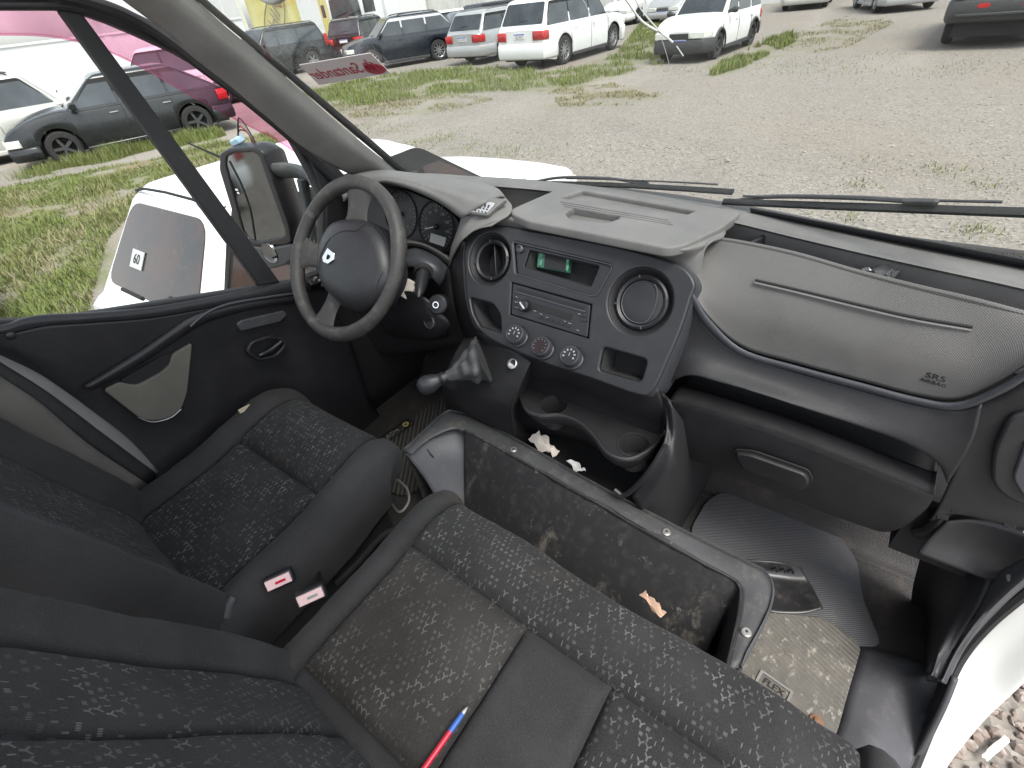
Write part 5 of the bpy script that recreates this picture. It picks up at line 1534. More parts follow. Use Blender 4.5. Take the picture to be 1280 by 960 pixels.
def car(name, label, cat, xy, heading, paint='white', L=4.3, W=1.78, H=1.5, wb=2.6, fo=.85, belt=.92, hood=.97, hoodf=.68, a_=(.28, .0), roofr=None, rear=.10, r_=.315, wheel='rim', spokes=5, cuts=(.0, -1.05), rails=False, bumper=None, clad=False, rearw=True, plate_txt=None, lamps='hatch', deck=None, tw=.80, drop=0.0, group='parked cars', lift=0.0, lampz=0.0, glass='glass', wglass=None, crad=.10, mirror=True):
    """a car in its own frame: +x forward, z up from the ground.
    a_: distance of windscreen foot and head from the front axle (towards the rear); rear: tailgate slope at roof; deck: boot lid length for a saloon or pickup bed"""
    root = thing(name, label, cat, (0, 0, 0), group)
    pm = CARM[paint]; bm_ = CARM[bumper] if bumper else pm
    h = L / 2
    xf = h - fo; xr = xf - wb
    Ra = r_ * 1.16
    NS = 76
    def topz(s):
        cow = xf - a_[0]
        if s > cow:
            f = (s - cow) / (h - cow)
            return hood + (hoodf - hood) * f ** 2.2
        if deck and s < -h + deck: return belt + .02
        return belt + (hood - belt) * max(0, 1 - (cow - s) / .3)
    def halfw(s):
        f = max(0, (abs(s) - (h - .55)) / .55)
        return W / 2 * (1 - (.17 if s > 0 else .10) * f ** 2.2)
    def bot(s):
        b = .20 + lift + .08 * max(0, (abs(s) - (h - .5)) / .5)
        for c in (xf, xr):
            d = abs(s - c)
            if d < Ra: b = max(b, r_ + math.sqrt(max(0, Ra * Ra - d * d)))
        return b
    st = sorted(set([-h + L * i / (NS - 1) for i in range(NS)] + [c + d for c in (xf, xr) for d in (-Ra, Ra, -Ra * .96, Ra * .96, -Ra * .8, Ra * .8)]))
    rings = []
    for s in st:
        w_ = halfw(s); t = topz(s); b = min(bot(s), t - .14)
        ef = max(0, (abs(s) - (h - .14)) / .14)
        t2 = t - .05 * ef * ef
        sh = t2 - .10
        half = [(w_ * (.955 if b < .5 else .985), b), (w_ * .99, b + (sh - b) * .22), (w_, b + (sh - b) * .55), (w_ * .985, sh), (w_ * .955, t2 - .03), (w_ * .90, t2 - .004), (w_ * .55, t2 + .018), (0, t2 + .026)]
        rings.append([V((s, y, z)) for y, z in half] + [V((s, -y, z)) for y, z in half[::-1][1:]])
    mb = MB().loft(rings, closed=False, caps=False)
    n = len(rings[0])
    mb.f.append(tuple(range(n))[::-1]); b0 = n * (len(rings) - 1); mb.f.append(tuple(b0 + i for i in range(n)))
    body = normals_out(mb.build('body', pm, root, smooth=38))
    MB().box((0, 0, .36), (L * .94, W * .78, .30)).build('underbody', CARM['line'], root)
    # greenhouse
    sA, sB = xf - a_[0] + .02, xf - a_[0] - a_[1] - .62
    sD = (-h + .06) if not deck else (-h + deck)
    sC = sD + rear if roofr is None else sD + roofr
    zb, zr = belt - .03, H
    wbt, wrt = W / 2 * .93, W / 2 * tw
    def lv(f): return (sD + (sC - sD) * f, sA + (sB - sA) * f, wbt + (wrt - wbt) * f, zb + (zr - .05 - zb) * f)
    rings = []
    def rr(x0, x1, hw, z, rad):
        return [V((p.x, p.y, z)) for p in rounded([V((x0, -hw)), V((x1, -hw)), V((x1, hw)), V((x0, hw))], rad, 5)]
    for f in (0, .35, .7, .93):
        x0, x1, hw, z = lv(f); rings.append(rr(x0, x1, hw, z, crad))
    x0, x1, hw, z = lv(1)
    for ins, dz in ((.012, 0), (.05, .030), (.14, .046), (.30, .052), (.5, .054)):
        k_ = min(1.0, (x1 - x0) / 1.6); rings.append(rr(x0 + ins * 1.2 * k_, x1 - ins * 1.6 * k_, max(.02, hw - ins), z + dz - .006, crad))
    normals_out(MB().loft(rings).build('roof', pm, root, smooth=50))
    # side windows
    fb, ft = .10, .90
    xs0b, xs1b, _, _ = lv(fb); xs0t, xs1t, _, _ = lv(ft)
    ends = [xs0b + .10] + [xr + wb * .5 + c for c in sorted(cuts)] + [xs1b - .10]
    for sd in (-1, 1):
        yb, yt = lv(fb)[2] + .0015, lv(ft)[2] + .0015
        q_ = rounded([V((ends[0] - .04, sd * yb, lv(fb)[3] - .03)), V((ends[-1] + .05, sd * yb, lv(fb)[3] - .03)), V((xs1t - .055, sd * yt, lv(ft)[3] + .02)), V((xs0t + .065, sd * yt, lv(ft)[3] + .02))], .06, 3)
        o = MB().loft([[p - V((0, sd * .012, 0)) for p in q_], q_]); normals_out(o.build('window_surround', CARM['line'] if paint != 'navy' else M['silver'], root))
        for i in range(len(ends) - 1):
            p0b, p1b = ends[i] + (.03 if i else 0), ends[i + 1] - (.03 if i < len(ends) - 2 else 0)
            lo0 = xs0t + .10; hi1 = xs1t - .08
            p0t = max(p0b, lo0) if i else lo0
            p1t = min(p1b, hi1)
            if i == len(ends) - 2: p1t = hi1
            if p1t - p0t < .06 and i == 0: p0t = p1t - .06
            yb, yt = lv(fb)[2] + .004, lv(ft)[2] + .004
            zb_, zt_ = lv(fb)[3], lv(ft)[3]
            q_ = rounded([V((p0b, sd * yb, zb_)), V((p1b, sd * yb, zb_)), V((p1t, sd * yt, zt_)), V((p0t, sd * yt, zt_))], .045, 3)
            o = MB().loft([[p - V((0, sd * .012, 0)) for p in q_], q_]); normals_out(o.build('window', CARM[glass], root))
    for (front, f0, f1) in ((True, .05, .95), (False, .18, .93)):
        a0_, a1_ = lv(f0), lv(f1)
        k = 1 if front else 0
        e_ = .006 if front else -.006
        q_ = rounded([V((a0_[k] + e_, -(a0_[2] - crad * .9), a0_[3])), V((a0_[k] + e_, a0_[2] - crad * .9, a0_[3])), V((a1_[k] + e_, a1_[2] - crad * .8, a1_[3])), V((a1_[k] + e_, -(a1_[2] - crad * .8), a1_[3]))], .06 if crad < .12 else .11, 4)
        o = MB().loft([[p - V((e_ * 3, 0, 0)) for p in q_], q_]); normals_out(o.build('windscreen' if front else 'rear_window', CARM[wglass if front and wglass else glass], root))
    # wheels
    t, rm, bd = wheel_meshes(r_, .20, spokes)
    for x in (xf, xr):
        for sd in (-1, 1):
            T = Matrix.Translation((x, sd * (W / 2 - .125), r_))
            tt = MB(); tt.v = [T @ p for p in t.v]; tt.f = t.f; tt.u = t.u
            wo_ = tt.build('wheel', CARM['tyre'], root, smooth=40)
            tt = MB(); tt.v = [T @ p for p in rm.v]; tt.f = rm.f; tt.u = rm.u
            tt.build('rim', CARM[wheel], wo_, smooth=30)
            tt = MB(); tt.v = [T @ p for p in bd.v]; tt.f = bd.f; tt.u = bd.u
            tt.build('brake', CARM['line'], wo_)
            # dark arch lining
            arc = [V((x + Ra * 1.01 * math.cos(a), sd * (W / 2 - .03), r_ + Ra * 1.01 * math.sin(a))) for a in [R(-8 + 196 * k / 18) for k in range(19)]]
            arc2 = [p - V((0, sd * .30, 0)) for p in arc]
            MB().loft([arc, arc2], closed=False, caps=False).build('arch_liner', CARM['line'], root, solid=.004)
            if clad:
                arc = [V((x + (Ra + .012) * math.cos(a), sd * (W / 2 + .004), r_ + (Ra + .012) * math.sin(a))) for a in [R(-6 + 192 * k / 18) for k in range(19)]]
                MB().tube(arc, .032, 8, flat=.6).build('arch_cladding', CARM['trim'], root)
    # bands that follow the plan of the body: bumpers and lamps
    def outline(sg, reach):
        we = halfw(sg * h)
        side = [(sg * (h - reach * (1 - i / 7)), halfw(sg * (h - reach * (1 - i / 7)))) for i in range(8)]
        mid = [(sg * (h + .035 * (1 - abs(1 - i / 5) ** 2)), we * (1 - i / 5)) for i in range(1, 10)]
        return [(s, y) for s, y in side] + mid + [(s, -y) for s, y in side[::-1]]
    def band(nm, pts, z0, z1, off, m, prof=((-.03, 0), (0, .12), (.008, .5), (0, .88), (-.03, 1.0))):
        P2 = [V(p) for p in pts]
        N2 = []
        for i in range(len(P2)):
            d = (P2[min(i + 1, len(P2) - 1)] - P2[max(i - 1, 0)]).normalized()
            nn = V((d.y, -d.x)); nn = nn if nn.dot(P2[i]) > 0 else -nn
            N2.append(nn)
        rings = [[V((p.x + n_.x * (off + o_), p.y + n_.y * (off + o_), z0 + (z1 - z0) * f)) for p, n_ in zip(P2, N2)] for o_, f in prof]
        return normals_out(MB().loft(rings, closed=False, caps=False).build(nm, m, root, smooth=50, solid=.02, soff=0))
    band('front_bumper', outline(1, fo - Ra - .01), .22 + lift, hoodf - .20, .016, bm_)
    band('rear_bumper', outline(-1, L - fo - wb - Ra - .01), .27 + lift, belt - .36 + lift * .6, .018, bm_)
    flatp = ((-.02, 0), (0, .1), (0, .9), (-.02, 1.0))
    of, orr = outline(1, .30), outline(-1, .26)
    band('headlight', of[1:11], hoodf - .185, hoodf - .055, .006, CARM['head'], flatp)
    band('headlight', of[14:24], hoodf - .185, hoodf - .055, .006, CARM['head'], flatp)
    zt = (belt - .22, belt + .20) if lamps == 'tall' else (belt - .28 - lampz, belt - .07 - lampz)
    band('tail_light', orr[1:10 if lamps != 'tall' else 9], *zt, .008, CARM['tail'], flatp)
    band('tail_light', orr[15 if lamps != 'tall' else 16:24], *zt, .008, CARM['tail'], flatp)
    MB().box((h + .0, 0, hoodf - .13), (.06, W * .36, .12)).build('grille', CARM['trim'], root, bevel=.01)
    for k in range(3): MB().box((h + .033, 0, hoodf - .165 + .035 * k), (.006, W * .34, .008)).build('grille_bar', M['steel'] if bumper is None else CARM['line'], root)
    for sg in (1, -1):
        zc = (.36 + hoodf) / 2 - .09 if sg > 0 else belt - .17
        xc = sg * (h + .048) if sg > 0 else -h - .014
        pl = MB().box((xc, 0, zc), (.012, .40, .13)).build('number_plate', CARM['plate'], root, bevel=.004)
        MB().box((xc + sg * .007, 0, zc + .048), (.003, .39, .028)).build('plate_band', CARM['plateblue'], pl)
        if plate_txt:
            text('plate_text', plate_txt, .085, Matrix.Translation((xc + sg * .0075, 0, zc - .018)) @ (FR((0, 0, 0), (0, sg, 0), (0, 0, 1))), CARM['line'], pl, sx=1.0)
    # gaps, handles, mirrors
    for sd in (-1, 1):
        for c in list(cuts) + [cuts[0] + 1.05]:
            s = xr + wb * .5 + c
            if not (xr + Ra * .6 < s < xf - .1): continue
            w_ = halfw(s)
            MB().tube([V((s, sd * w_ * .985, .26)), V((s, sd * (w_ * .992 + .002), .42)), V((s, sd * (w_ + .002), .60)), V((s, sd * (w_ * .987 + .002), belt - .10)), V((s, sd * (w_ * .955 + .002), belt - .03))], .006, 5).build('door_gap', CARM['line'], root)
        for c in (cuts[0] + .18, cuts[0] - .86):
            s = xr + wb * .5 + c
            MB().tube([V((s - .08, sd * (W / 2 * .993), belt - .13)), V((s, sd * (W / 2 * .993 + .03), belt - .13)), V((s + .08, sd * (W / 2 * .993), belt - .13))], .013, 6).build('door_handle', pm if paint != 'dark' else M['steel'], root)
        if mirror:
            mx_ = sA - .22
            mr = MB().tube([V((mx_ + .03, sd * (W / 2 * .93), belt + .06)), V((mx_ + .02, sd * (W / 2 + .03), belt + .08)), V((mx_, sd * (W / 2 + .10), belt + .09)), V((mx_, sd * (W / 2 + .17), belt + .085))], [.03, .05, .075, .05], 10).build('door_mirror', pm if not clad else CARM['trim'], root)
        MB().box((xr + wb / 2, sd * (W / 2 * .97), .225), (wb - 2 * Ra, .06, .09)).build('sill', CARM['trim'] if clad or paint in ('navy', 'white') else pm, root, bevel=.02)
        if rails:
            x0, x1, hw, z = lv(1)
            MB().tube(catmull([V((x0 + .15, sd * (hw - .05), z + .01)), V((x0 + .3, sd * (hw - .05), z + .07)), V(((x0 + x1) / 2, sd * (hw - .05), z + .085)), V((x1 - .5, sd * (hw - .05), z + .07)), V((x1 - .32, sd * (hw - .05), z + .01))], 14), .018, 6).build('roof_rail', CARM['trim'] if paint != 'silver' else M['steel'], root)
    MB().tube([V((sD - .012, -.30, zb + .22)), V((sD + .0, .02, zb + .20))], .012, 5).build('rear_wiper', CARM['line'], root)
    MB().tube([V((sA + .03, -.35, zb + .05)), V((sA - .08, .25, zb + .12))], .012, 5).build('front_wiper', CARM['line'], root)
    if deck:
        MB().box((-h + deck / 2, 0, belt + .0), (deck - .12, W * .80, .10)).build('bed_cover', CARM['line'], root, bevel=.02)
    root.location = (xy[0], xy[1], GZ - drop)
    root.rotation_euler = (0, 0, heading)
    for ch in root.children: ch.matrix_parent_inverse = Matrix.Identity(4)
    return root


def head(dx_, dy_): return math.atan2(dy_, dx_)


# left row
car('charcoal_hatchback', 'dusty charcoal hatchback in tall grass, seen through the driver side window', 'car', (-14.25, 5.02), head(-.286, -.958), 'dark', L=4.36, W=1.84, H=1.50, wb=2.62, fo=.90, belt=.93, hood=.97, hoodf=.66, a_=(.30, .10), rear=.85, r_=.325, wheel='steelrim', cuts=(-.02, -.98))
car('pale_silver_wagon', 'pale silver wagon with blue tinted side windows just behind the charcoal hatchback', 'car', (-17.3, 2.6), head(-.25, -.97), 'beige', L=4.6, W=1.76, H=1.66, wb=2.65, rear=.55, belt=.98, rails=True, cuts=(-.02, -1.0))
car('white_wagon', 'white wagon roof by the far wall beyond the pale silver wagon', 'car', (-20.6, 1.9), head(-.25, -.97), 'white', L=4.3, H=1.60, rear=.45, rails=True)
car('white_van', 'white van behind the roof of the charcoal hatchback, under the pink deflector', 'van', (-19.2, 8.6), head(-.55, -.83), 'white', L=4.6, W=1.8, H=1.75, wb=2.8, rear=.2, belt=1.02, hood=1.05, cuts=(-.1, -1.1))
# far corner
car('black_four_by_four', 'black off roader with roof rails, parked left of the mirrored sticker', 'car', (-23.6, 15.2), head(.02, -1), 'black', L=4.9, W=1.86, H=1.80, wb=2.9, fo=.86, belt=1.10, hood=1.14, hoodf=.95, a_=(.35, .0), rear=.3, r_=.38, rails=True, spokes=6, lamps='tall')
car('black_estate_suv', 'black sport utility vehicle seen from behind, red tail lights above the sticker', 'car', (-23.2, 20.2), head(-.42, .91), 'black', L=4.7, W=1.88, H=1.72, wb=2.7, rear=.45, belt=1.08, r_=.36, rails=True, spokes=6)
car('dark_blue_suv', 'shiny dark blue sport utility vehicle with bright window trim and alloy wheels', 'car', (-17.6, 17.2), head(-.50, -.866), 'navy', L=4.62, W=1.88, H=1.65, wb=2.75, fo=.9, belt=1.02, hood=1.06, hoodf=.84, a_=(.28, .05), rear=.62, r_=.36, spokes=10, rails=True, cuts=(-.02, -1.0))
car('dark_grey_saloon', 'dark grey car half hidden between the dark blue vehicle and the silver wagon', 'car', (-17.6, 21.4), head(-.35, -.94), 'grey', L=4.4, W=1.76, H=1.46, wb=2.6, rear=.7)
car('silver_estate', 'silver estate car with roof rails seen from behind, beside the white people carrier', 'car', (-13.1, 18.3), head(.06, .998), 'silver', L=4.55, W=1.80, H=1.52, wb=2.58, rear=.42, belt=.95, r_=.33, rails=True, spokes=10, plate_txt='MLX 8023')
car('white_people_carrier', 'large white people carrier seen from behind with red tail lights', 'car', (-9.62, 17.0), head(.054, .9985), 'white', L=4.88, W=1.86, H=1.70, wb=2.90, fo=.95, belt=1.02, hood=1.05, hoodf=.86, rear=.40, r_=.37, spokes=10, rails=True, cuts=(.02, -1.10), bumper=None, plate_txt='QIJ 4F21')
car('white_hatchback', 'small white hatchback with black bumpers facing the camera, ribbons across its bonnet', 'car', (-4.87, 16.65), head(-.075, -.997), 'white', L=3.70, W=1.55, H=1.47, wb=2.36, fo=.72, belt=.90, hood=.96, hoodf=.72, a_=(.28, -.02), rear=.28, r_=.30, wheel='steelrim', bumper='trim', clad=True, plate_txt='MJZ0F74', cuts=(.02, -.86))
# far row
far = [((-20.0, 25.5), head(-.1, -1), 'dark', 'dark car roof showing above the silver estate', dict(H=1.6)), ((-17.2, 26.4), head(-.1, -1), 'grey', 'grey car roof showing behind the white people carrier', dict(H=1.62)),
       ((-21.6, 24.2), head(-.3, -1), 'white', 'white car roof showing behind the dark grey car', dict(H=1.5)),
       ((-12.9, 29.8), head(-.15, -1), 'white', 'white car front at the top edge, right of the people carrier', dict()), ((-10.2, 29.0), head(-.1, -1), 'silver', 'silver car front at the top edge behind the small white hatchback', dict()),
       ((-5.1, 30.6), head(.1, -1), 'beige', 'pale car front at the top edge, right of the small white hatchback', dict()), ((-1.6, 26.6), head(.35, -.93), 'silver', 'silver car at the top edge, left of the black pickup', dict(r_=.34))]
for xy, hd, pt_, lab, kw in far: car('parked_car', lab, 'car', xy, hd, pt_, **kw)
car('black_pickup', 'black pickup tail with red oval reflector cut by the top right corner', 'pickup', (1.35, 18.0), head(.05, 1), 'black', L=5.1, W=1.85, H=1.78, wb=3.1, fo=.85, belt=1.08, hood=1.10, hoodf=.95, deck=1.5, r_=.40, lift=.20, bumper='trim', lamps='tall')
bt = bpy.data.objects['black_pickup']
for sd in (-1, 1):
    o_ = MB().lathe([(.11, 0), (.10, .015), (.001, .018)], FR((-2.60, sd * .34, .74), (0, -1, 0), (0, 0, 1)) @ Matrix.Diagonal((1, .42, 1, 1)), 20).build('reflector', CARM['tail'], None); o_.parent = bt
o_ = MB().box((-2.62, 0, .60), (.16, 1.5, .05)).build('step_bar', CARM['trim'], None, bevel=.015); o_.parent = bt
# neighbours on the driver's side
car('white_compact', 'white compact hatchback parked close along the driver side, roof aerial and rear window sticker', 'car', (-2.80, 2.62), head(0, 1), 'white', L=3.92, W=1.62, H=1.47, wb=2.45, fo=.72, belt=.90, hood=.92, hoodf=.68, a_=(.42, .26), roofr=.44, tw=.70, cuts=(-.10, -.90), r_=.29, drop=.22, lampz=.16, glass='brown_reflection', wglass='skyglass', crad=.15)
car('white_car_bonnet', 'white car nose in the grass at the left edge below the window', 'car', (-6.3, -1.75), head(.05, 1), 'white', L=4.2, W=1.72, H=1.46)
# white lorry cab behind
lt = thing('white_lorry', 'white lorry cab with grey windscreen above the dark vehicles', 'lorry', (0, 0, 0))
for nm, c, s_, m in (('cab', (0, 0, 1.75), (1.9, 2.3, 2.1), CARM['white']), ('chassis', (-2.6, 0, .85), (5.0, .9, .35), CARM['line']), ('cargo_box', (-3.6, 0, 2.0), (4.6, 2.3, 1.9), CARM['white']), ('front_bumper', (1.0, 0, .55), (.25, 2.3, .4), CARM['trim'])):
    MB().box(c, s_).build(nm, m, lt, bevel=.08, bseg=3)
MB().loft([[V((.955, y, z)) for y, z in ((-.98, 1.75), (.98, 1.75), (.92, 2.55), (-.92, 2.55))], [V((.985 - .02 * (z > 2), y, z)) for y, z in ((-.98, 1.75), (.98, 1.75), (.92, 2.55), (-.92, 2.55))]]).build('windscreen', CARM['glass'], lt)
for sd in (-1, 1):
    MB().box((.28, sd * 1.152, 2.15), (.85, .02, .62)).build('side_window', CARM['glass'], lt, bevel=.005)
    MB().box((1.05, sd * 1.36, 2.1), (.10, .18, .55)).build('door_mirror', CARM['trim'], lt, bevel=.03)
    for x in (.1, -3.6):
        t, rm, bd = wheel_meshes(.48, .28, 6)
        T = Matrix.Translation((x, sd * 1.0, .48)); t.v = [T @ p for p in t.v]
        t.build('wheel', CARM['tyre'], lt)
MB().tube([V((1.0, -.7, 1.80)), V((1.0, .1, 1.95))], .02, 5).build('wiper', CARM['line'], lt)
MB().tube([V((1.0, .2, 1.80)), V((1.0, .9, 1.95))], .02, 5).build('wiper', CARM['line'], lt)
lt.location = (-26.2, 22.6, GZ); lt.rotation_euler = (0, 0, head(.25, -.97))
for ch in lt.children: ch.matrix_parent_inverse = Matrix.Identity(4)
# extras on the close white compact
wc = bpy.data.objects['white_compact']
def wcp(name, mb, m, **k):
    o = mb.build(name, m, None, **k); o.parent = wc; return o
wcp('roof_aerial', MB().tube([V((-.95, .0, 1.475)), V((-1.02, 0, 1.51)), V((-1.22, 0, 1.67))], [.022, .010, .004], 8), CARM['line'])
wcp('roof_gap', MB().tube([V((-1.435, -.50, 1.425)), V((-1.45, -.3, 1.458)), V((-1.455, 0, 1.468)), V((-1.45, .3, 1.458)), V((-1.435, .50, 1.425))], .008, 6), CARM['line'])
o_ = wcp('rear_sticker', MB().box(FR((-1.706, .22, 1.13), (0, -1, 0), (.8, 0, 1)), (.16, .11, .004)), M['lcd'])
text('sticker_text', '60', .085, FR((-1.710, .22, 1.132), (0, -1, 0), (.8, 0, 1)), CARM['line'], None).parent = wc
for sd in (-1, 1):
    wcp('roof_strip', MB().tube([V((-1.40, sd * .505, 1.418)), V((-.9, sd * .525, 1.430)), V((-.25, sd * .515, 1.422))], .009, 6), CARM['line'])

for sd in (-1, 1):
    pts = []
    for f in (0, .3, .6, .9, 1.0):
        pts.append(V((-1.90 + .44 * f + .075, sd * (.7533 + (.567 - .7533) * f + .003), .87 + .55 * f)))
    wcp('tailgate_gap', MB().tube([V((-1.86, sd * .775, .55))] + [V((-1.85, sd * .785, .78))] + pts, .007, 6), CARM['line'])
# ------------------------------------------------------------------ plastic skirt box in front of the bench
tub = thing('bench_skirt', 'dusty grey plastic storage box with screwed rim on the floor before the bench', 'storage box', (.1, .62, 0))
TZ_ = .30
Ot = [(505, 564), (530, 540), (557, 516), (572, 516), (591, 522), (647, 551), (741, 604), (860, 667), (935, 704), (956, 716), (965, 738), (955, 776), (924, 835)]
It = [(514, 568), (538, 548), (566, 536), (580, 540), (602, 550), (655, 580), (741, 628), (860, 696), (912, 724), (922, 732), (926, 744), (921, 782), (908, 838)]
O3 = [az(*p, TZ_) for p in Ot]; I3 = [az(*p, TZ_ - .002) for p in It]
patch('skirt_rim', [O3, [a.lerp(b, .5) + V((0, 0, .003)) for a, b in zip(O3, I3)], I3], 60, 7, M['tub'], tub, th=.004)
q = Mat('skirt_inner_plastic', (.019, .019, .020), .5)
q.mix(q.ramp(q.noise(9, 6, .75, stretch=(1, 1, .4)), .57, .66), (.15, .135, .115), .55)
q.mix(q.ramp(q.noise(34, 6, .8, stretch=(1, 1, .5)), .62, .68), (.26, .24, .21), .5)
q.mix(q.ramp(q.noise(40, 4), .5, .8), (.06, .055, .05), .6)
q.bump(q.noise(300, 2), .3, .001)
down = [V((.20, -.05, -.16)), V((.20, -.06, -.17)), V((.20, -.10, -.18)), V((.05, -.12, -.24)), V((.02, -.15, -.23))] + [V((0, -.16, -.22))] * 4 + [V((-.02, -.12, -.24)), V((-.03, -.06, -.24)), V((-.03, 0, -.24)), V((-.03, 0, -.24))]
patch('skirt_inner_wall', [I3[3:], [a + b * .06 for a, b in zip(I3, down)][3:], [a + b for a, b in zip(I3, down)][3:]], 60, 14, q.m, tub, th=.004)
patch('skirt_end', [[O3[0] + V((0, 0, -.003)), O3[1] + V((0, 0, -.003)), O3[2] + V((0, 0, -.003)), I3[3] + V((0, 0, -.002))], [az(521, 585, .245), az(548, 566, .25), az(578, 556, .25), az(604, 572, .245)], [az(537, 608, .19), az(566, 592, .19), az(600, 592, .18), az(634, 612, .17)], [az(560, 650, .10), az(596, 630, .10), az(630, 634, .09), az(668, 652, .08)]], 24, 20, plastic('skirt_end_lit_plastic', (.058, .061, .067), .5, dust=.15), tub, th=.004)  # paler copy of the skirt plastic, its upward brightness put into colour
patch('skirt_outer_wall', [O3, [p + V((0, .004, -.02)) for p in O3], [p + V((0, .01, -.28)) for p in O3]], 50, 10, M['tub'], tub, th=.004, face=V((.2, 1.5, .1)))
for px, py in ((642, 562), (833, 665), (933, 790)):
    o_ = az(px, py, TZ_ + .004)
    s_ = MB().lathe([(.0095, -.002), (.0095, .001), (.007, .003), (.001, .003)], Matrix.Translation(o_), 18).build('screw', M['steel'], tub, smooth=30)
    MB().lathe([(.0035, .0028), (.001, .0034)], Matrix.Translation(o_), 10).build('screw_slot', M['deep'], s_)
o_ = az(536, 562, .262)
cm = FR(o_, az(546, 572, .245) - az(530, 552, .28), V((.3, -.4, .8)))
plate('clip_recess', [rounded([V((-.028, -.006)), V((.02, -.010)), V((.028, 0)), V((.02, .010)), V((-.028, .004))], .006)], cm @ Matrix.Translation((0, 0, .003)), .003, M['deep'], tub, bev=.0005)
# ------------------------------------------------------------------ floor coverings
def flat(name, pts, z, th, m, label, cat, r_=.02):
    P = rounded([az(*p, z) for p in pts], r_, 5)
    mb = MB().loft([[V((p.x, p.y, z - th)) for p in P], [V((p.x, p.y, z)) for p in P]])
    o = normals_out(mb.build(name, m, None, bevel=.002))
    if label: tag(o, label, cat)
    return o
fm = flat('floor_mat', [(862, 662), (884, 624), (906, 613), (935, 619), (1000, 640), (1046, 664), (1072, 700), (1078, 745), (1092, 780), (1104, 808), (1060, 806), (980, 800), (900, 790)], .010, .008, M['mat'], 'ribbed grey rubber mat on the passenger floor', 'mat', .03)
dm_ = flat('dusty_floor_mat', [(900, 770), (962, 764), (1030, 772), (1078, 806), (1062, 860), (1046, 918), (1020, 950), (940, 900), (890, 850)], .016, .006, M['dusty_mat'], 'sand covered rubber floor mat by the passenger door sill', 'mat', .02)
bo = az(966, 861, .018)
BMx = FR(bo, az(980, 872, .018) - az(952, 852, .018), az(975, 845, .018) - bo)
bd_ = plate('mat_badge', [rounded([V((-.034, -.022)), V((.034, -.022)), V((.034, .022)), V((-.034, .022))], .004), rounded([V((-.029, -.017)), V((.029, -.017)), V((.029, .017)), V((-.029, .017))], .003)], BMx, .004, M['pillar'], dm_, bev=.0005)
text('badge_letters', 'FLEX', .020, BMx @ Matrix.Translation((0, .004, .0005)), M['black'], dm_)
MB().box(BMx @ Matrix.Translation((0, -.010, .0006)), (.044, .004, .001)).build('badge_bar', M['black'], dm_)
bz = az(1020, 902, .018)
MB().lathe([(.014, -.002), (.013, .003), (.006, .004), (.005, .009), (.001, .010)], Matrix.Translation(bz), 12).build('floor_bolt', Mat('rusty_steel', (.17, .09, .05), .8).m, dm_, smooth=30)
dm2 = flat('driver_floor_mat', [(455, 560), (478, 552), (560, 488), (600, 500), (625, 545), (560, 600), (500, 620), (460, 600)], .012, .01, M['driver_mat'], 'dark ribbed rubber mat on the floor beside the driver seat', 'mat', .02)
bo = az(492, 541, .016)
BM2 = FR(bo, az(516, 524, .016) - az(470, 556, .016), az(486, 532, .016) - bo)
b2 = plate('mat_badge', [rounded([V((-.085, -.022)), V((.085, -.022)), V((.085, .022)), V((-.085, .022))], .005), rounded([V((-.08, -.018)), V((.08, -.018)), V((.08, .018)), V((-.08, .018))], .004)], BM2, .004, M['black'], dm2, bev=.0005)
text('badge_letters', 'FLASH', .030, BM2 @ Matrix.Translation((-.02, 0, .001)), M['pillar'], dm2)
MB().lathe([(.012, 0), (.012, .002), (.007, .002), (.006, 0)], BM2 @ Matrix.Translation((.056, .0, 0)), 18, caps=False).build('badge_ring', Mat('gold_print', (.45, .38, .15), .5).m, dm2)
# ------------------------------------------------------------------ loose things
tp = thing('plastic_trim_piece', 'loose black plastic tray piece lying on the passenger mat', 'plastic piece', az(980, 740, .01))
patch('tray_shell', [[az(918, 700, .045), az(945, 701, .055), az(975, 703, .055), az(1002, 709, .04)], [az(928, 712, .020), az(952, 716, .018), az(982, 720, .018), az(1010, 724, .022)], [az(942, 738, .016), az(962, 742, .014), az(992, 744, .014), az(1020, 742, .018)], [az(956, 762, .028), az(975, 766, .022), az(1005, 766, .022), az(1029, 760, .026)]], 24, 20, plastic('gloss_black_plastic', (.020, .020, .021), .3, dust=.3), tp, th=.003)
for k in range(3):
    o_ = az(966 + 10 * k, 709 + k, .050)
    MB().tube([o_ + V((0, 0, -.01)), o_ + V((.006, .002, .0)), o_ + V((.012, 0, -.01))], .003, 6).build('shell_clip', M['black'], tp)


def crumple(name, label, cat, pts, amp, m, lift=.0, seed=0):
    """creased scrap of paper: quad of corners, dented"""
    a, b, c, d = [V(p) for p in pts]
    n_ = 9; vs = []; fs = []
    for i in range(n_):
        for j in range(n_):
            u_, v_ = i / (n_ - 1), j / (n_ - 1)
            p = a.lerp(b, u_).lerp(d.lerp(c, u_), v_)
            k = noise.noise(V((u_ * 3.1 + seed, v_ * 3.1, seed * 2.3))) + .5 * abs(noise.noise(V((u_ * 6 + seed, v_ * 6, 1))))
            vs.append(p + V((.3 * k * amp, .2 * k * amp, k * amp + lift)))
    fs = [(i * n_ + j, (i + 1) * n_ + j, (i + 1) * n_ + j + 1, i * n_ + j + 1) for i in range(n_ - 1) for j in range(n_ - 1)]
    o = mesh(name, vs, fs, m, None, smooth=0, solid=.0008)
    tag(o, label, cat); return o


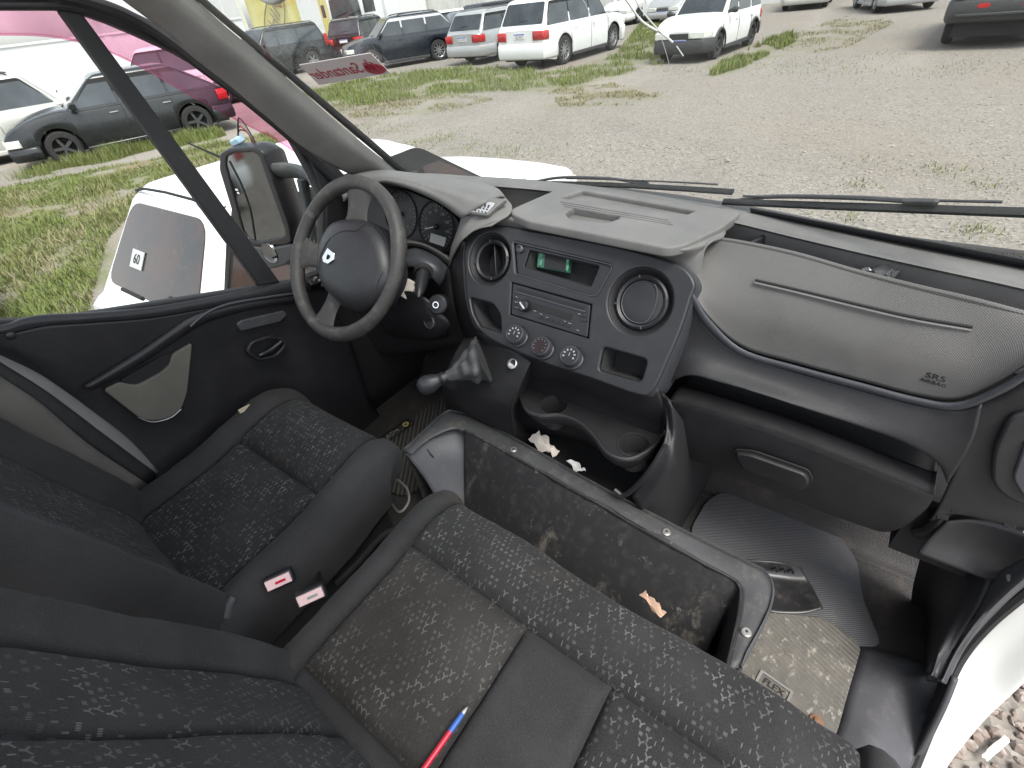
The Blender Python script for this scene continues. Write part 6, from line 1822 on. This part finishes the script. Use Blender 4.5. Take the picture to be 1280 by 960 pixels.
crumple('crumpled_paper', 'crumpled pale paper wrapper in the open bin under the cup holders', 'paper', (ay(660, 550, .775), ay(676, 541, .79), ay(699, 566, .775), ay(690, 574, .755)), .03, M['paper'], seed=1.2)
crumple('white_paper_scrap', 'small white paper scrap in the bin, right of the crumpled wrapper', 'paper', (ay(708, 574, .76), ay(722, 577, .77), ay(732, 590, .76), ay(720, 590, .75)), .012, M['white'], seed=4.0)
crumple('torn_card', 'torn beige card stuck between the bench cushion and the plastic box', 'card', (az(800, 742, .335), az(806, 741, .345), az(831, 768, .335), az(824, 774, .325)), .015, Mat('beige_card', (.62, .42, .30), .8).m, seed=2.2)
crumple('clear_wrapper', 'crumpled dark clear wrapper in the tray behind the airbag panel', 'wrapper', (ay(1076, 336, .985), ay(1092, 332, 1.0), ay(1122, 344, .985), ay(1112, 352, .965)), .02, Mat('clear_film', (.10, .10, .10), .15).m, seed=3.1)
crumple('paper_label', 'white paper label lying on the pebbles by the doorway', 'paper', (az(1226, 944, GZ + .03), az(1254, 920, GZ + .03), az(1262, 928, GZ + .03), az(1234, 952, GZ + .03)), .01, M['white'], seed=.6)


# ------------------------------------------------------------------ on the windscreen
def on_glass(px, py, off=0.0):
    D = FW + RT * ((px - 640) / FPX) - UP * ((py - 480) / FPX)
    lo, hi = .3, 4.0
    for _ in range(50):
        t = (lo + hi) / 2; p = CP + D * t
        tt = (p.z - .826) / RAKE.z
        g = ws_y(p.x) + RAKE.y * tt - .05 * tt * tt + off * .7 - p.y
        if g > 0: lo = t
        else: hi = t
    return CP + D * lo


sk = thing('windscreen_sticker', 'grey backed windscreen sticker with red mirrored lettering beside the pillar', 'sticker', on_glass(430, 88))
c4 = [on_glass(*p, -.006) for p in ((374, 81), (463, 66), (488, 91), (399, 106))]
so_ = sum(c4, V((0, 0, 0))) / 4
SM = FR(so_, (c4[1] - c4[0]) + (c4[2] - c4[3]), (c4[0] - c4[3]) + (c4[1] - c4[2]))
SI = SM.inverted()
stm = Mat('sticker_back', (.60, .55, .55), .6).m
plate('sticker_film', [[V(((SI @ p).x, (SI @ p).y)) for p in c4]], SM, .0012, stm, sk, bev=0)
redp = Mat('sticker_red', (.36, .05, .07), .5).m
wd = (c4[1] - c4[0]).length; ht = (c4[0] - c4[3]).length
text('mirrored_letters', 'Santander', ht * .62, SM @ Matrix.Translation((-wd * .13, -.002, .0012)) @ Matrix.Diagonal((-1, 1, 1, 1)), redp, sk, sx=1.0)
fx = wd * .385
for k, (dx_, hh) in enumerate(((-.014, .6), (0, 1.0), (.014, .6))):
    pts = [SM @ V((fx + dx_, -.012, .0012)), SM @ V((fx + dx_ - .004, .004, .0012)), SM @ V((fx + dx_ * .4, -.006 + ht * .36 * hh, .0012))]
    MB().tube(catmull(pts, 8), [.007, .007, .0065, .006, .005, .004, .003, .001], 8, flat=.2).build('flame_mark', redp, sk)
MB().lathe([(.030, .0), (.028, .0012), (.001, .0012)], SM @ Matrix.Translation((fx, -.012, .0006)) @ Matrix.Diagonal((1, .5, 1, 1)), 24).build('flame_base', redp, sk)
# wipers
def wiper(label, arm, blade, r_):
    t = thing('wiper', label, 'wiper', on_glass(*blade[0], .03), 'windscreen wipers')
    bl_ = catmull([on_glass(*p, .022) for p in blade], 24)
    MB().tube(bl_, r_, 8, flat=1.5).build('wiper_blade', M['rubber'], t)
    MB().tube([p + V((0, .004, .012)) for p in bl_[2:-2]], r_ * .45, 6).build('blade_spine', M['sill'], t)
    MB().tube(catmull([on_glass(*p, .045) for p in arm], 20), r_ * .8, 8).build('wiper_arm', M['sill'], t)
    mid = on_glass(*arm[-1], .035)
    MB().box(FR(mid, bl_[12] - bl_[8], (0, .3, 1)), (.05, .010, .012)).build('arm_clip', M['sill'], t, bevel=.005)
wiper('black wiper resting low on the driver half of the windscreen', ((660, 229), (700, 222), (760, 223), (800, 229)), ((690, 229), (760, 231), (840, 235), (916, 240)), .0045)
wiper('long black wiper across the passenger half of the windscreen', ((912, 252), (960, 246), (1060, 247), (1150, 252)), ((905, 252), (1000, 256), (1140, 261), (1290, 266)), .0052)
# loose white cord hanging over the glass
cd = thing('loose_cord', 'frayed white plastic cord hanging outside in front of the small white hatchback', 'cord', on_glass(838, 62, .02))
wm_ = Mat('white_cord', (.75, .75, .72), .5).m
for pts, r_ in ((((772, -14), (784, 2), (803, 27), (829, 43), (841, 53)), .0013), (((788, -14), (800, 10), (819, 33), (830, 44)), .0008), (((826, 46), (832, 64), (838, 86)), .0005), (((846, 58), (854, 70)), .0008), (((722, -12), (736, 14), (743, 34)), .0004)):
    MB().tube(catmull([on_glass(*p, .03) for p in pts], 18), r_, 6).build('cord_strand', wm_, cd)
# sun visor, only its corner hangs into view
vz = thing('sun_visor', 'grey sun visor corner at the top of the windscreen above the yellow wall', 'sun visor', ay(342, -20, .60))
plate('visor_board', [rounded([V(((lambda p: (p.x, p.z))(ay(*q_, .60)))) for q_ in ((300, -26), (342, 12), (372, -18), (420, -90), (330, -120))], .03)], FR((0, .60, 0), (1, 0, 0), (0, .0, 1)), .02, Mat('visor_vinyl', (.55, .57, .53), .8).m, vz, bev=.006)
